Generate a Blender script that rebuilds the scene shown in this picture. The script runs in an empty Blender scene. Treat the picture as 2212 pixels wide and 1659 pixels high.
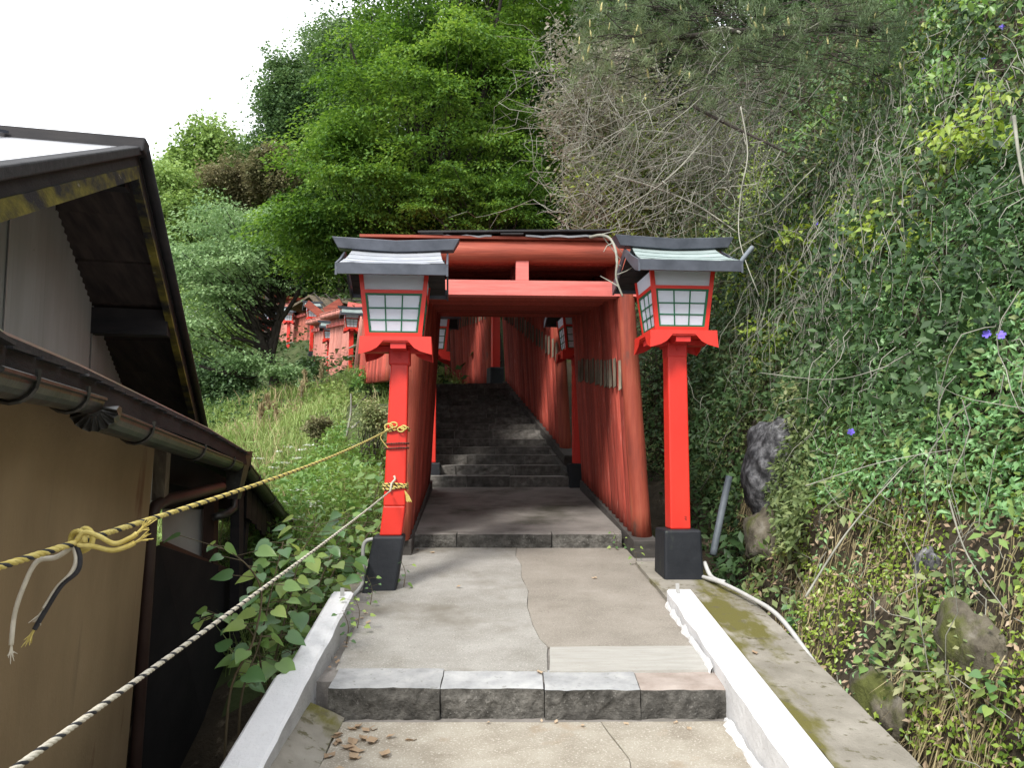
import bpy, bmesh, math, random
import numpy as np
from mathutils import Vector, Matrix, noise
C = bpy.context.scene.collection
sc = bpy.context.scene
random.seed(7); rng = np.random.default_rng(11)
# ---------------------------------------------------------------- camera, sky, sun, exposure
F = 1740.0; PH = math.radians(5); CP, SP = math.cos(PH), math.sin(PH)
cam = bpy.data.cameras.new('camera'); camo = bpy.data.objects.new('camera', cam); C.objects.link(camo)
cam.sensor_width = 36; cam.lens = F/2212*36; cam.clip_end = 2000; cam.clip_start = .05
camo.location = (0, 0, 1.6); camo.rotation_euler = (math.radians(95), 0, 0); sc.camera = camo
w = bpy.data.worlds.new('World'); sc.world = w; w.use_nodes = True
SUN_EL, SUN_AZ = math.radians(46), math.radians(-154)      # azimuth clockwise from +Y
nt = w.node_tree; bg = nt.nodes['Background']
sky = nt.nodes.new('ShaderNodeTexSky'); sky.sky_type = 'NISHITA'; sky.sun_disc = False
sky.sun_elevation = SUN_EL; sky.sun_rotation = SUN_AZ; sky.dust_density = 2
mx = nt.nodes.new('ShaderNodeMix'); mx.data_type = 'RGBA'; mx.inputs[0].default_value = .86
nt.links.new(sky.outputs[0], mx.inputs[6]); mx.inputs[7].default_value = (10.2, 10.4, 10.7, 1)  # overcast cloud deck
nt.links.new(mx.outputs[2], bg.inputs[0]); bg.inputs[1].default_value = .1
sl = bpy.data.lights.new('sun', 'SUN'); sl.energy = 2.2; sl.angle = math.radians(14); sl.color = (1, .96, .9)
so = bpy.data.objects.new('sun', sl); C.objects.link(so)
sd = Vector((math.sin(SUN_AZ)*math.cos(SUN_EL), math.cos(SUN_AZ)*math.cos(SUN_EL), math.sin(SUN_EL)))
so.rotation_euler = sd.to_track_quat('Z', 'Y').to_euler(); so.location = (-10, -5, 20)
sc.view_settings.view_transform = 'Standard'; sc.view_settings.look = 'None'
sc.view_settings.exposure = 1.12; sc.view_settings.gamma = 1; sc.view_settings.use_curve_mapping = False
sc.cycles.max_bounces = 7; sc.cycles.diffuse_bounces = 4; sc.cycles.transparent_max_bounces = 4
sc.cycles.sample_clamp_indirect = 4

# ---------------------------------------------------------------- surveying helpers (photo measurements to metres)
def ray(u, v):
    a = (u-1106)/F; b = -(v-829.5)/F
    return Vector((a, CP-b*SP, SP+b*CP))
def P(u, v, d): r = ray(u, v); return Vector((r.x*d, r.y*d, 1.6+r.z*d))
def PY(u, v, y): r = ray(u, v); t = y/r.y; return Vector((r.x*t, y, 1.6+r.z*t))
def CF(x, y, z): return Vector((x, y*CP-(z-1.6)*SP, 1.6+y*SP+(z-1.6)*CP))
def proj(x, y, z):
    Y = (z-1.6)*CP-y*SP; d = y*CP+(z-1.6)*SP
    return 1106+x*F/d, 829.5-Y*F/d, d

# ---------------------------------------------------------------- materials
def lnk(t, a, b): t.links.new(a, b)
def nmat(name, cols, scale=4, stretch=(1, 1, 1), rough=.8, bump=.3, bscale=30, bstretch=None, stains=(), var=.0,
         detail=6, metal=0, spec=.3, rrange=0, bdist=.01, coord='Object', wave=None):
    m = bpy.data.materials.new(name); m.use_nodes = True; t = m.node_tree; N = t.nodes
    b = N['Principled BSDF']; b.inputs['Roughness'].default_value = rough; b.inputs['Metallic'].default_value = metal
    b.inputs['Specular IOR Level'].default_value = spec
    tc = N.new('ShaderNodeTexCoord'); oi = N.new('ShaderNodeObjectInfo')
    off = N.new('ShaderNodeVectorMath'); off.operation = 'ADD'
    mul = N.new('ShaderNodeMath'); mul.operation = 'MULTIPLY'; mul.inputs[1].default_value = 37.0
    lnk(t, oi.outputs['Random'], mul.inputs[0]); lnk(t, tc.outputs[coord], off.inputs[0]); lnk(t, mul.outputs[0], off.inputs[1])
    def nz(sc_, st, det=detail, ro=.6):
        mp = N.new('ShaderNodeMapping'); mp.inputs['Scale'].default_value = st
        lnk(t, off.outputs[0], mp.inputs[0]); n = N.new('ShaderNodeTexNoise'); n.inputs['Scale'].default_value = sc_
        n.inputs['Detail'].default_value = det; n.inputs['Roughness'].default_value = ro
        lnk(t, mp.outputs[0], n.inputs['Vector']); return n.outputs['Fac']
    base = nz(scale, stretch); r = N.new('ShaderNodeValToRGB'); lnk(t, base, r.inputs[0])
    e = r.color_ramp.elements
    while len(e) < len(cols): e.new(.5)
    for k, (p, c) in enumerate(cols): e[k].position = p; e[k].color = (*c, 1)
    col = r.outputs[0]
    for (s_, st, lo, hi, c) in stains:
        f = nz(s_, st); mr = N.new('ShaderNodeMapRange'); mr.inputs[1].default_value = lo; mr.inputs[2].default_value = hi
        lnk(t, f, mr.inputs[0]); mm = N.new('ShaderNodeMix'); mm.data_type = 'RGBA'
        lnk(t, mr.outputs[0], mm.inputs[0]); lnk(t, col, mm.inputs[6]); mm.inputs[7].default_value = (*c, 1); col = mm.outputs[2]
    if var:
        hs = N.new('ShaderNodeHueSaturation'); mr = N.new('ShaderNodeMapRange'); lnk(t, oi.outputs['Random'], mr.inputs[0])
        mr.inputs[3].default_value = 1-var; mr.inputs[4].default_value = 1+var
        lnk(t, mr.outputs[0], hs.inputs['Value']); lnk(t, col, hs.inputs['Color']); col = hs.outputs[0]
    lnk(t, col, b.inputs['Base Color'])
    if bump:
        bn = N.new('ShaderNodeBump'); bn.inputs['Strength'].default_value = bump; bn.inputs['Distance'].default_value = bdist
        lnk(t, nz(bscale, bstretch or stretch, 8, .65), bn.inputs['Height']); lnk(t, bn.outputs[0], b.inputs['Normal'])
    return m
def leafmat(name, cols, trans=.35, rough=.5, spec=.35, clump=1.2):
    m = bpy.data.materials.new(name); m.use_nodes = True; t = m.node_tree; N = t.nodes
    b = N['Principled BSDF']; b.inputs['Roughness'].default_value = rough; b.inputs['Specular IOR Level'].default_value = spec
    g = N.new('ShaderNodeNewGeometry'); n = N.new('ShaderNodeTexNoise'); n.inputs['Scale'].default_value = clump; n.inputs['Detail'].default_value = 2
    lnk(t, g.outputs['Position'], n.inputs['Vector'])
    a = N.new('ShaderNodeMath'); a.operation = 'MULTIPLY_ADD'; a.inputs[1].default_value = .62; lnk(t, g.outputs['Random Per Island'], a.inputs[0])
    s = N.new('ShaderNodeMath'); s.operation = 'MULTIPLY_ADD'; s.inputs[1].default_value = 1.5; s.inputs[2].default_value = -.58
    lnk(t, n.outputs['Fac'], s.inputs[0]); lnk(t, s.outputs[0], a.inputs[2])
    r = N.new('ShaderNodeValToRGB'); lnk(t, a.outputs[0], r.inputs[0]); e = r.color_ramp.elements
    while len(e) < len(cols): e.new(.5)
    for k, c in enumerate(cols): e[k].position = k/max(1, len(cols)-1)*.96+.02; e[k].color = (*c, 1)
    lnk(t, r.outputs[0], b.inputs['Base Color'])
    if trans:
        tr = N.new('ShaderNodeBsdfTranslucent'); hs = N.new('ShaderNodeHueSaturation'); hs.inputs['Value'].default_value = 1.4; hs.inputs['Saturation'].default_value = 1.1
        hs.inputs['Hue'].default_value = .485; lnk(t, r.outputs[0], hs.inputs['Color']); lnk(t, hs.outputs[0], tr.inputs[0])
        ms = N.new('ShaderNodeMixShader'); ms.inputs[0].default_value = trans
        lnk(t, b.outputs[0], ms.inputs[1]); lnk(t, tr.outputs[0], ms.inputs[2]); lnk(t, ms.outputs[0], N['Material Output'].inputs[0])
    return m
M = {}; LM = {}
M['red_wood'] = nmat('faded vermilion wood', [(.25, (.20, .033, .024)), (.5, (.32, .054, .036)), (.75, (.40, .085, .057))], 3, (9, 9, .7), .72, .6, 22, (6, 6, .25),
    stains=[(9, (12, 12, .5), .62, .72, (.50, .24, .20)), (2.2, (1, 1, .8), .62, .78, (.12, .05, .035))], var=.35)
M['red_beam'] = nmat('vermilion beam paint', [(.3, (.46, .10, .085)), (.7, (.60, .17, .145))], 3, (.7, 9, 9), .6, .3, 20, (.3, 6, 6),
    stains=[(3, (.6, 5, 5), .64, .76, (.40, .18, .13))], var=.15)
M['log_red'] = nmat('orange red log', [(.25, (.14, .032, .022)), (.55, (.30, .062, .036)), (.8, (.40, .115, .07))], 2.5, (.6, 6, 6), .6, .4, 16, (.3, 5, 5),
    stains=[(7, (.8, 3, 3), .66, .72, (.14, .035, .02))], var=.12)
M['log_post'] = nmat('orange red log pillar', [(.25, (.15, .032, .022)), (.5, (.28, .055, .032)), (.75, (.38, .105, .06))], 3, (6, 6, .5), .65, .5, 16, (5, 5, .3), stains=[(4, (2.5, 2.5, .7), .60, .72, (.13, .06, .045)), (14, (1, 1, 1), .72, .76, (.05, .02, .015))], var=.1)
M['pale_red'] = nmat('weathered pale red wood', [(.3, (.36, .13, .10)), (.6, (.52, .22, .18)), (.8, (.58, .33, .28))], 4, (9, 9, .6), .8, .3, 20, (6, 6, .3), var=.2)
M['pale_wall'] = nmat('faded brick red wood', [(.3, (.26, .075, .05)), (.6, (.40, .13, .095)), (.8, (.5, .22, .18))], 4, (9, 9, .6), .8, .3, 20, (6, 6, .3), var=.25)
M['white_worn'] = nmat('worn whitish red wood', [(.35, (.34, .16, .13)), (.55, (.50, .42, .39)), (.8, (.6, .55, .5))], 8, (6, 6, .7), .85, .3, 20, (6, 6, .3), var=.2)
M['grey_wood'] = nmat('grey weathered wood', [(.3, (.07, .06, .045)), (.6, (.18, .15, .11)), (.8, (.28, .245, .19))], 4, (5, 5, .8), .85, .5, 25, (8, 8, .5), var=.3)
M['red_paint'] = nmat('bright red paint', [(.3, (.58, .024, .016)), (.7, (.66, .040, .024))], 2, (1, 1, .4), .42, .25, 9, spec=.4, var=.03, stains=[(18, (1, 1, .5), .70, .73, (.22, .02, .015)), (5, (5, 5, .5), .62, .8, (.42, .03, .02))])
M['dull_red_paint'] = nmat('dull red paint', [(.3, (.48, .024, .022)), (.7, (.58, .04, .035))], 3, (1, 1, 1), .5, .2, 14, spec=.3)
M['green_paint'] = nmat('green paint', [(.3, (.008, .10, .045)), (.7, (.012, .14, .065))], 4, rough=.5, bump=.1)
M['paper'] = nmat('white lantern panel', [(.3, (.80, .84, .93)), (.7, (.85, .88, .95))], 3, rough=.45, bump=0, spec=.4)
_t = M['paper'].node_tree; _m = _t.nodes.new('ShaderNodeMixShader'); _m.inputs[0].default_value = .45; _tr = _t.nodes.new('ShaderNodeBsdfTranslucent'); _tr.inputs[0].default_value = (.9, .93, 1, 1)
lnk(_t, _t.nodes['Principled BSDF'].outputs[0], _m.inputs[1]); lnk(_t, _tr.outputs[0], _m.inputs[2]); lnk(_t, _m.outputs[0], _t.nodes['Material Output'].inputs[0])
M['black_paint'] = nmat('black painted concrete', [(.35, (.008, .010, .014)), (.7, (.018, .020, .025))], 5, (1, 1, 1), .6, .35, 18,
    stains=[(4, (3, 3, 1), .62, .76, (.06, .075, .05))], spec=.35)
M['slate_metal'] = nmat('dark slate metal', [(.3, (.045, .052, .066)), (.7, (.10, .11, .135))], 3, (2, 2, 2), .42, .1, 12, metal=.3, spec=.5)
M['copper_roof'] = nmat('grey green copper sheet', [(.3, (.26, .33, .32)), (.7, (.42, .49, .48))], 5, (1, 2, 2), .42, .15, 10, metal=.25, spec=.5)
M['zinc_roof'] = nmat('pale zinc sheet', [(.3, (.36, .38, .42)), (.7, (.56, .58, .62))], 5, (1, 2, 2), .38, .12, 10, metal=.4, spec=.5)
M['dark_board'] = nmat('dark eave board', [(.3, (.012, .012, .014)), (.7, (.035, .034, .036))], 4, (1, 6, 6), .7, .3, 15)
M['concrete_a'] = nmat('grey concrete slab', [(.3, (.215, .205, .18)), (.55, (.285, .275, .25)), (.75, (.34, .33, .305))], 3.5, (1, 1, 1), .9, .8, 160, (1, 1, 1),
    stains=[(110, (1, 1.5, 1), .54, .70, (.48, .46, .42)), (60, (1, 1, 1), .62, .72, (.12, .11, .095)), (1.6, (1, 1, 1), .54, .72, (.16, .145, .115))], bdist=.006)
M['concrete_b'] = nmat('brownish concrete slab', [(.3, (.20, .18, .15)), (.6, (.26, .235, .20)), (.8, (.31, .285, .25))], 3, (1, 1, 1), .9, .8, 150, (1, 1, 1),
    stains=[(110, (1, 1.5, 1), .54, .70, (.40, .37, .325)), (55, (1, 1, 1), .62, .72, (.11, .095, .08)), (1.3, (1, 1, 1), .56, .75, (.14, .12, .09))], bdist=.006)
M['concrete_c'] = nmat('pale cement strip', [(.3, (.32, .31, .28)), (.7, (.40, .39, .36))], 5, (1, 6, 1), .9, .7, 120, (1, 5, 1), stains=[(60, (1, 3, 1), .6, .74, (.26, .23, .18))], bdist=.006)
M['concrete_dark'] = nmat('damp dark concrete', [(.3, (.15, .138, .125)), (.7, (.26, .24, .22))], 3, rough=.85, bump=.7, bscale=120, stains=[(70, (1, 1, 1), .58, .75, (.30, .28, .25)), (1.4, (1, 1, 1), .55, .7, (.075, .072, .055))], bdist=.006)
M['sandy'] = nmat('sandy aggregate concrete', [(.3, (.24, .21, .165)), (.55, (.33, .30, .245)), (.8, (.39, .365, .31))], 5, (1, 1, 1), .95, .9, 130, (1, 1, 1),
    stains=[(55, (1, 1, 1), .60, .70, (.20, .17, .13)), (110, (1, 1, 1), .54, .68, (.50, .47, .41)), (1.5, (1, 1, 1), .58, .72, (.26, .17, .09))], bdist=.007)
M['mossy'] = nmat('mossy concrete', [(.3, (.18, .165, .135)), (.6, (.28, .26, .22)), (.8, (.34, .32, .28))], 4, rough=.95, bump=.8, bscale=70,
    stains=[(1.7, (1.4, .6, 1), .50, .58, (.115, .105, .028)), (14, (1, 1, 1), .58, .66, (.10, .09, .05))], bdist=.01)
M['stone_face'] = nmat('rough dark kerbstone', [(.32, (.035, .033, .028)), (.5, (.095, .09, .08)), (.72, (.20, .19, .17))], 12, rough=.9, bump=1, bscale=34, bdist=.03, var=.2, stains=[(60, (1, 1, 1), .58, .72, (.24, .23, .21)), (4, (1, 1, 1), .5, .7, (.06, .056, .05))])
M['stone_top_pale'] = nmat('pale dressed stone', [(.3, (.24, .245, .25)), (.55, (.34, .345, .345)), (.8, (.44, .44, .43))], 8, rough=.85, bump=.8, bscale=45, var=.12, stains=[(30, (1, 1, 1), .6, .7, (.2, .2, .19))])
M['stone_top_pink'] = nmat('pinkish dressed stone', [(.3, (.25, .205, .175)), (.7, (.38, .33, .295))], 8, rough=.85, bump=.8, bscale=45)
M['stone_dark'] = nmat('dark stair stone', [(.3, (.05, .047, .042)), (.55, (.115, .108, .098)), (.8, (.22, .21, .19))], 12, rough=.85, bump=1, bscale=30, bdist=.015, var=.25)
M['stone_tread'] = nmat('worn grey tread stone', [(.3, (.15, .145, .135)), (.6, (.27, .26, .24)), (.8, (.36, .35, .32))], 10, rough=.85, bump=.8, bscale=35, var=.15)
M['white_paint'] = nmat('white painted concrete', [(.3, (.62, .62, .63)), (.7, (.74, .74, .745))], 3, rough=.75, bump=.8, bscale=30, stains=[(9, (1, 1, 1), .68, .74, (.42, .41, .39)), (2.5, (1, 1, 4), .62, .8, (.52, .51, .49))])
M['grey_kerb'] = nmat('bare kerb concrete with paint traces', [(.3, (.30, .30, .30)), (.7, (.46, .46, .46))], 5, rough=.85, bump=.7, bscale=40, stains=[(6, (1, 1, 1), .60, .66, (.75, .75, .75)), (14, (1, 1, 1), .64, .7, (.12, .11, .10))])
M['mortar'] = nmat('splashed white mortar', [(.3, (.45, .45, .44)), (.7, (.78, .78, .78))], 20, rough=.9, bump=.8, bscale=50)
M['old_wall'] = nmat('old stained concrete wall', [(.3, (.05, .05, .045)), (.7, (.15, .145, .13))], 3, rough=.9, bump=.6, bscale=30)
M['ochre'] = nmat('ochre plaster', [(.3, (.18, .128, .068)), (.6, (.245, .18, .10)), (.8, (.29, .22, .135))], 1.5, (1, 1, .6), .85, .25, 60,
    stains=[(1.7, (1.3, 1.3, .55), .64, .74, (.11, .042, .02)), (1.6, (3, 3, .35), .62, .80, (.12, .085, .05)), (1.0, (1, 1, .5), .55, .7, (.24, .17, .09))])
M['corrugated'] = nmat('grey beige corrugated sheet', [(.3, (.20, .20, .185)), (.7, (.28, .28, .26))], 1.2, (3, 3, .5), .55, .1, 20,
    stains=[(5, (1, 1, 1), .71, .75, (.10, .06, .02)), (1.5, (8, 8, .12), .60, .78, (.16, .15, .13))], spec=.4)
M['corrugated_shaded'] = nmat('shade-painted side of corrugation', [(.3, (.11, .11, .10)), (.7, (.18, .18, .165))], 1.2, (3, 3, .5), .6, .1, 20)  # darker copy of the sheet colour, rib shading painted in
M['black_wood'] = nmat('blackened wood', [(.3, (.006, .006, .008)), (.7, (.022, .019, .019))], 3, (1, 1, 4), .75, .4, 15)
M['soffit'] = nmat('dark brown soffit board', [(.3, (.012, .009, .008)), (.7, (.045, .032, .026))], 3, (5, 1, 1), .8, .3, 15, var=.3)
M['yellow_flake'] = nmat('flaking yellow paint on black board', [(.42, (.012, .012, .014)), (.55, (.10, .085, .012)), (.70, (.22, .185, .03)), (.85, (.30, .25, .05))], 2.6, (1.1, 1.1, 3), .75, .4, 30, stains=[(8, (1, 1, 6), .66, .72, (.22, .2, .16))])
M['roof_metal'] = nmat('weathered tin roof', [(.3, (.42, .43, .45)), (.7, (.6, .61, .63))], 3, rough=.3, bump=.1, metal=.6, spec=.6)
M['gutter'] = nmat('dark weathered gutter', [(.3, (.018, .018, .017)), (.6, (.05, .048, .042)), (.8, (.10, .10, .09))], 7, (2, 2, 2), .38, .2, 12, metal=.3, spec=.55)
M['brown_pipe'] = nmat('brown downpipe', [(.3, (.035, .020, .016)), (.7, (.06, .035, .027))], 4, rough=.5, bump=.1)
M['white_plaster'] = nmat('white plaster', [(.3, (.32, .32, .31)), (.7, (.40, .40, .39))], 3, rough=.8, bump=.1)
M['dark_inside'] = nmat('dark timber wall', [(.3, (.006, .006, .007)), (.7, (.016, .015, .015))], 3, rough=.9, bump=.2)
M['pvc'] = nmat('grey conduit', [(.3, (.34, .34, .33)), (.7, (.46, .46, .44))], 9, rough=.5, bump=.1)
M['drainpipe'] = nmat('blue grey drain pipe', [(.3, (.10, .12, .14)), (.7, (.17, .19, .21))], 6, rough=.5, bump=.1)
M['rope_yellow'] = nmat('yellow rope', [(.3, (.46, .36, .08)), (.7, (.64, .54, .20))], 40, rough=.8, bump=.5, bscale=200, bdist=.002)
M['rope_cream'] = nmat('cream rope', [(.3, (.46, .42, .33)), (.7, (.66, .62, .52))], 40, rough=.8, bump=.5, bscale=200, bdist=.002)
M['rope_black'] = nmat('black rope', [(.3, (.015, .015, .018)), (.7, (.05, .05, .055))], 40, rough=.8, bump=.5, bscale=200, bdist=.002)
M['rope_brown'] = nmat('brown cord', [(.3, (.06, .025, .02)), (.7, (.16, .07, .05))], 60, rough=.8, bump=.3)
M['bark'] = nmat('dark bark', [(.3, (.018, .016, .014)), (.7, (.06, .05, .042))], 5, (4, 4, 1), .95, .8, 14)
M['bark_roof'] = nmat('mossy bark roof', [(.3, (.06, .045, .03)), (.6, (.15, .12, .085)), (.8, (.22, .20, .13))], 4, (4, 1, 1), .95, .8, 12)
M['dry_twig'] = nmat('dry grey twig', [(.3, (.13, .13, .105)), (.7, (.35, .345, .29))], 3, rough=.9, bump=0, coord='Object')
M['green_stem'] = nmat('reddish green stem', [(.3, (.07, .06, .035)), (.7, (.12, .09, .05))], 6, rough=.7, bump=0)
M['soil'] = nmat('bank soil', [(.3, (.022, .018, .012)), (.6, (.06, .046, .03)), (.8, (.11, .088, .06))], 1.6, rough=1, bump=.9, bscale=8, bdist=.05,
    stains=[(1.1, (1, 1, 1), .56, .64, (.055, .06, .018)), (5, (1, 1, 1), .60, .68, (.16, .13, .09))])
M['ground'] = nmat('grassy earth', [(.3, (.03, .045, .015)), (.6, (.06, .08, .028)), (.8, (.10, .085, .05))], .8, rough=1, bump=.7, bscale=4, bdist=.05)
M['rock'] = nmat('grey lichened rock', [(.38, (.035, .035, .038)), (.50, (.10, .10, .105)), (.66, (.26, .26, .27))], 16, (1, 1, .7), .9, 1, 14, stains=[(3, (1, 1, 1), .6, .68, (.05, .055, .02))], bdist=.03)
LM['dry_leaf'] = M['dry_leaf'] = leafmat('dry fallen leaves', [(.20, .13, .08), (.40, .30, .20), (.52, .42, .31)], .15, .8, .2)
M['purple'] = nmat('violet petals', [(.3, (.14, .10, .62)), (.7, (.22, .16, .78))], 8, rough=.6, bump=0)
LM['white_flower'] = M['white_flower'] = leafmat('white flower umbels', [(.62, .66, .58), (.8, .82, .76)], .2)
M['candle'] = nmat('pine candle', [(.3, (.42, .36, .14)), (.7, (.6, .54, .26))], 30, rough=.8, bump=.4)
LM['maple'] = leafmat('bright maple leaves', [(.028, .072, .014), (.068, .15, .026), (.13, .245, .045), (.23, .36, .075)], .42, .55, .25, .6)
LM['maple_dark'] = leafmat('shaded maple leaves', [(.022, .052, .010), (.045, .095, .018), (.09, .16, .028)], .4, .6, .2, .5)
LM['cherry'] = leafmat('grey green cherry leaves', [(.10, .185, .075), (.21, .335, .145), (.34, .47, .25)], .35, .5, .35, .7)
LM['light'] = leafmat('light green forest leaves', [(.11, .19, .05), (.20, .31, .09), (.31, .43, .15)], .35, .6, .25, .35)
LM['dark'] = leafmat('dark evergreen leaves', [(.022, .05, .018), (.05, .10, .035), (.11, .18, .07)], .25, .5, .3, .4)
LM['mid'] = leafmat('mid green far leaves', [(.045, .095, .035), (.10, .18, .065), (.19, .28, .115)], .3, .6, .25, .3)
LM['brown'] = leafmat('brownish new leaves', [(.10, .12, .05), (.18, .175, .09), (.27, .24, .14)], .3, .7, .2, .4)
LM['peri'] = leafmat('periwinkle leaves', [(.07, .18, .06), (.14, .29, .10), (.22, .40, .16), (.34, .52, .26)], .28, .38, .5, 1.5)
LM['yellowgreen'] = leafmat('yellow green creeper leaves', [(.09, .16, .025), (.19, .29, .04), (.32, .42, .07), (.42, .48, .15)], .35, .35, .5, 1.5)
LM['olive'] = leafmat('dusty olive leaves', [(.05, .08, .025), (.12, .17, .06), (.22, .27, .11), (.34, .35, .18)], .28, .5, .35, .8)
LM['greyleaf'] = leafmat('dusty grey leaves', [(.12, .14, .08), (.25, .25, .18), (.40, .36, .31)], .25, .6, .3, .8)
LM['grass'] = leafmat('meadow grass', [(.12, .19, .045), (.22, .31, .09), (.36, .43, .18)], .3, .6, .25, .45)
LM['straw'] = leafmat('dry straw', [(.24, .19, .10), (.40, .34, .20)], .15, .8, .15)
LM['needle'] = leafmat('pine needles', [(.06, .10, .05), (.13, .19, .09), (.23, .29, .15)], .2, .5, .3, .6)
LM['knot'] = leafmat('broad fresh leaves', [(.09, .20, .055), (.15, .28, .07), (.24, .37, .09)], .35, .38, .5, 2.0)

# ---------------------------------------------------------------- object helpers
def tag(o, label=None, cat=None, group=None, kind=None):
    if label: o['label'] = label
    if cat: o['category'] = cat
    if group: o['group'] = group
    if kind: o['kind'] = kind
    return o
def empty(name, loc, label=None, cat=None, group=None, rz=0):
    o = bpy.data.objects.new(name, None); C.objects.link(o); o.location = loc; o.rotation_euler = (0, 0, rz)
    o.empty_display_size = .1
    return tag(o, label, cat, group)
def link(name, me, mat, parent=None, smooth=False):
    if mat and not me.materials: me.materials.append(mat)
    o = bpy.data.objects.new(name, me); C.objects.link(o)
    if parent: o.parent = parent
    if smooth: me.polygons.foreach_set('use_smooth', [True]*len(me.polygons))
    return o
class MB:
    """collects shapes; parent given in build -> vertices are moved into that parent's frame"""
    def __init__(s): s.v = []; s.f = []
    def add(s, vs, fs):
        n = len(s.v); s.v += [tuple(x) for x in vs]; s.f += [tuple(i+n for i in f) for f in fs]; return s
    def box(s, x0, x1, y0, y1, z0, z1, mat=None):
        vs = [Vector(p) for p in ((x0, y0, z0), (x1, y0, z0), (x1, y1, z0), (x0, y1, z0), (x0, y0, z1), (x1, y0, z1), (x1, y1, z1), (x0, y1, z1))]
        if mat: vs = [mat @ p for p in vs]
        return s.add(vs, [(0, 3, 2, 1), (4, 5, 6, 7), (0, 1, 5, 4), (1, 2, 6, 5), (2, 3, 7, 6), (3, 0, 4, 7)])
    def hexa(s, b, t):   # bottom quad, top quad
        return s.add(list(b)+list(t), [(0, 3, 2, 1), (4, 5, 6, 7), (0, 1, 5, 4), (1, 2, 6, 5), (2, 3, 7, 6), (3, 0, 4, 7)])
    def beam(s, a, b, w, h, up=Vector((0, 0, 1))):
        a, b = Vector(a), Vector(b); d = (b-a).normalized(); x = d.cross(up).normalized(); z = x.cross(d)
        x *= w/2; z *= h/2
        return s.hexa([a-x-z, a+x-z, b+x-z, b-x-z], [a-x+z, a+x+z, b+x+z, b-x+z])
    def prism(s, pts, off):   # planar polygon swept along vector
        n = len(pts); off = Vector(off); p = [Vector(q) for q in pts]
        return s.add(p+[q+off for q in p], [tuple(range(n))[::-1], tuple(range(n, 2*n))]+[(i, (i+1) % n, (i+1) % n+n, i+n) for i in range(n)])
    def tube(s, pts, rad, n=8, cap=True, arc=None):
        pts = [Vector(p) for p in pts]
        if not hasattr(rad, '__len__'): rad = [rad]*len(pts)
        prev = None; vs = []
        for i, p in enumerate(pts):
            d = (pts[min(i+1, len(pts)-1)]-pts[max(i-1, 0)]).normalized()
            if prev is None:
                prev = Vector((0, 0, 1)) if abs(d.z) < .9 else Vector((1, 0, 0))
            x = (prev - d*prev.dot(d)).normalized(); y = d.cross(x); prev = x
            for k in range(n):
                a = 2*math.pi*k/n; vs.append(p+(x*math.cos(a)+y*math.sin(a))*rad[i])
        fs = [(i*n+k, i*n+(k+1) % n, (i+1)*n+(k+1) % n, (i+1)*n+k) for i in range(len(pts)-1) for k in range(n)]
        if cap: fs += [tuple(range(n))[::-1], tuple(range((len(pts)-1)*n, len(pts)*n))]
        return s.add(vs, fs)
    def mesh(s, name, origin=None):
        me = bpy.data.meshes.new(name); o = Vector(origin) if origin is not None else Vector()
        me.from_pydata([tuple(Vector(v)-o) for v in s.v], [], s.f); me.update(); return me
    def build(s, name, mat, parent=None, smooth=False, bevel=0, local=False, origin=None):
        org = origin
        if parent is not None and not local: org = world_loc(parent)
        o = link(name, s.mesh(name, org), mat, parent, smooth)
        if parent is None and origin is not None: o.location = origin
        if bevel:
            b = o.modifiers.new('bevel', 'BEVEL'); b.width = bevel; b.segments = 2; b.limit_method = 'ANGLE'
        return o
def world_loc(p):
    v = Vector(p.location)
    while p.parent: p = p.parent; v += Vector(p.location)
    return v
def kids(o): return [c for c in bpy.data.objects if c.parent == o]
def copy_tree(root, loc, rz=None):
    def rec(o, par):
        c = o.copy(); C.objects.link(c)
        if par: c.parent = par
        for ch in tree_map[o.name]: rec(ch, c)
        return c
    tree_map = {}
    def m(o):
        tree_map[o.name] = list(o.children)
        for ch in o.children: m(ch)
    m(root); r = rec(root, None); r.location = loc
    if rz is not None: r.rotation_euler = (0, 0, rz)
    return r
def rough(me_obj, amp, freq, seed=0, fix=None):
    for v in me_obj.data.vertices:
        if fix and fix(v.co): continue
        n = noise.noise_vector((v.co+Vector((seed*3.1, seed*1.7, seed)))*freq)
        v.co += n*amp
def gridblock(c8, nx, ny, nz):
    """subdivided hexahedron: c8 = corner function (a,b,c in 0..1)->Vector"""
    bm = bmesh.new(); idx = {}
    def vert(i, j, k):
        if (i, j, k) not in idx: idx[(i, j, k)] = bm.verts.new(c8(i/nx, j/ny, k/nz))
        return idx[(i, j, k)]
    def q(*p): bm.faces.new([vert(*x) for x in p])
    for i in range(nx):
        for j in range(ny):
            q((i, j, 0), (i, j+1, 0), (i+1, j+1, 0), (i+1, j, 0)); q((i, j, nz), (i+1, j, nz), (i+1, j+1, nz), (i, j+1, nz))
        for k in range(nz):
            q((i, 0, k), (i+1, 0, k), (i+1, 0, k+1), (i, 0, k+1)); q((i, ny, k), (i, ny, k+1), (i+1, ny, k+1), (i+1, ny, k))
    for j in range(ny):
        for k in range(nz):
            q((0, j, k), (0, j, k+1), (0, j+1, k+1), (0, j+1, k)); q((nx, j, k), (nx, j+1, k), (nx, j+1, k+1), (nx, j, k+1))
    return bm
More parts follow.
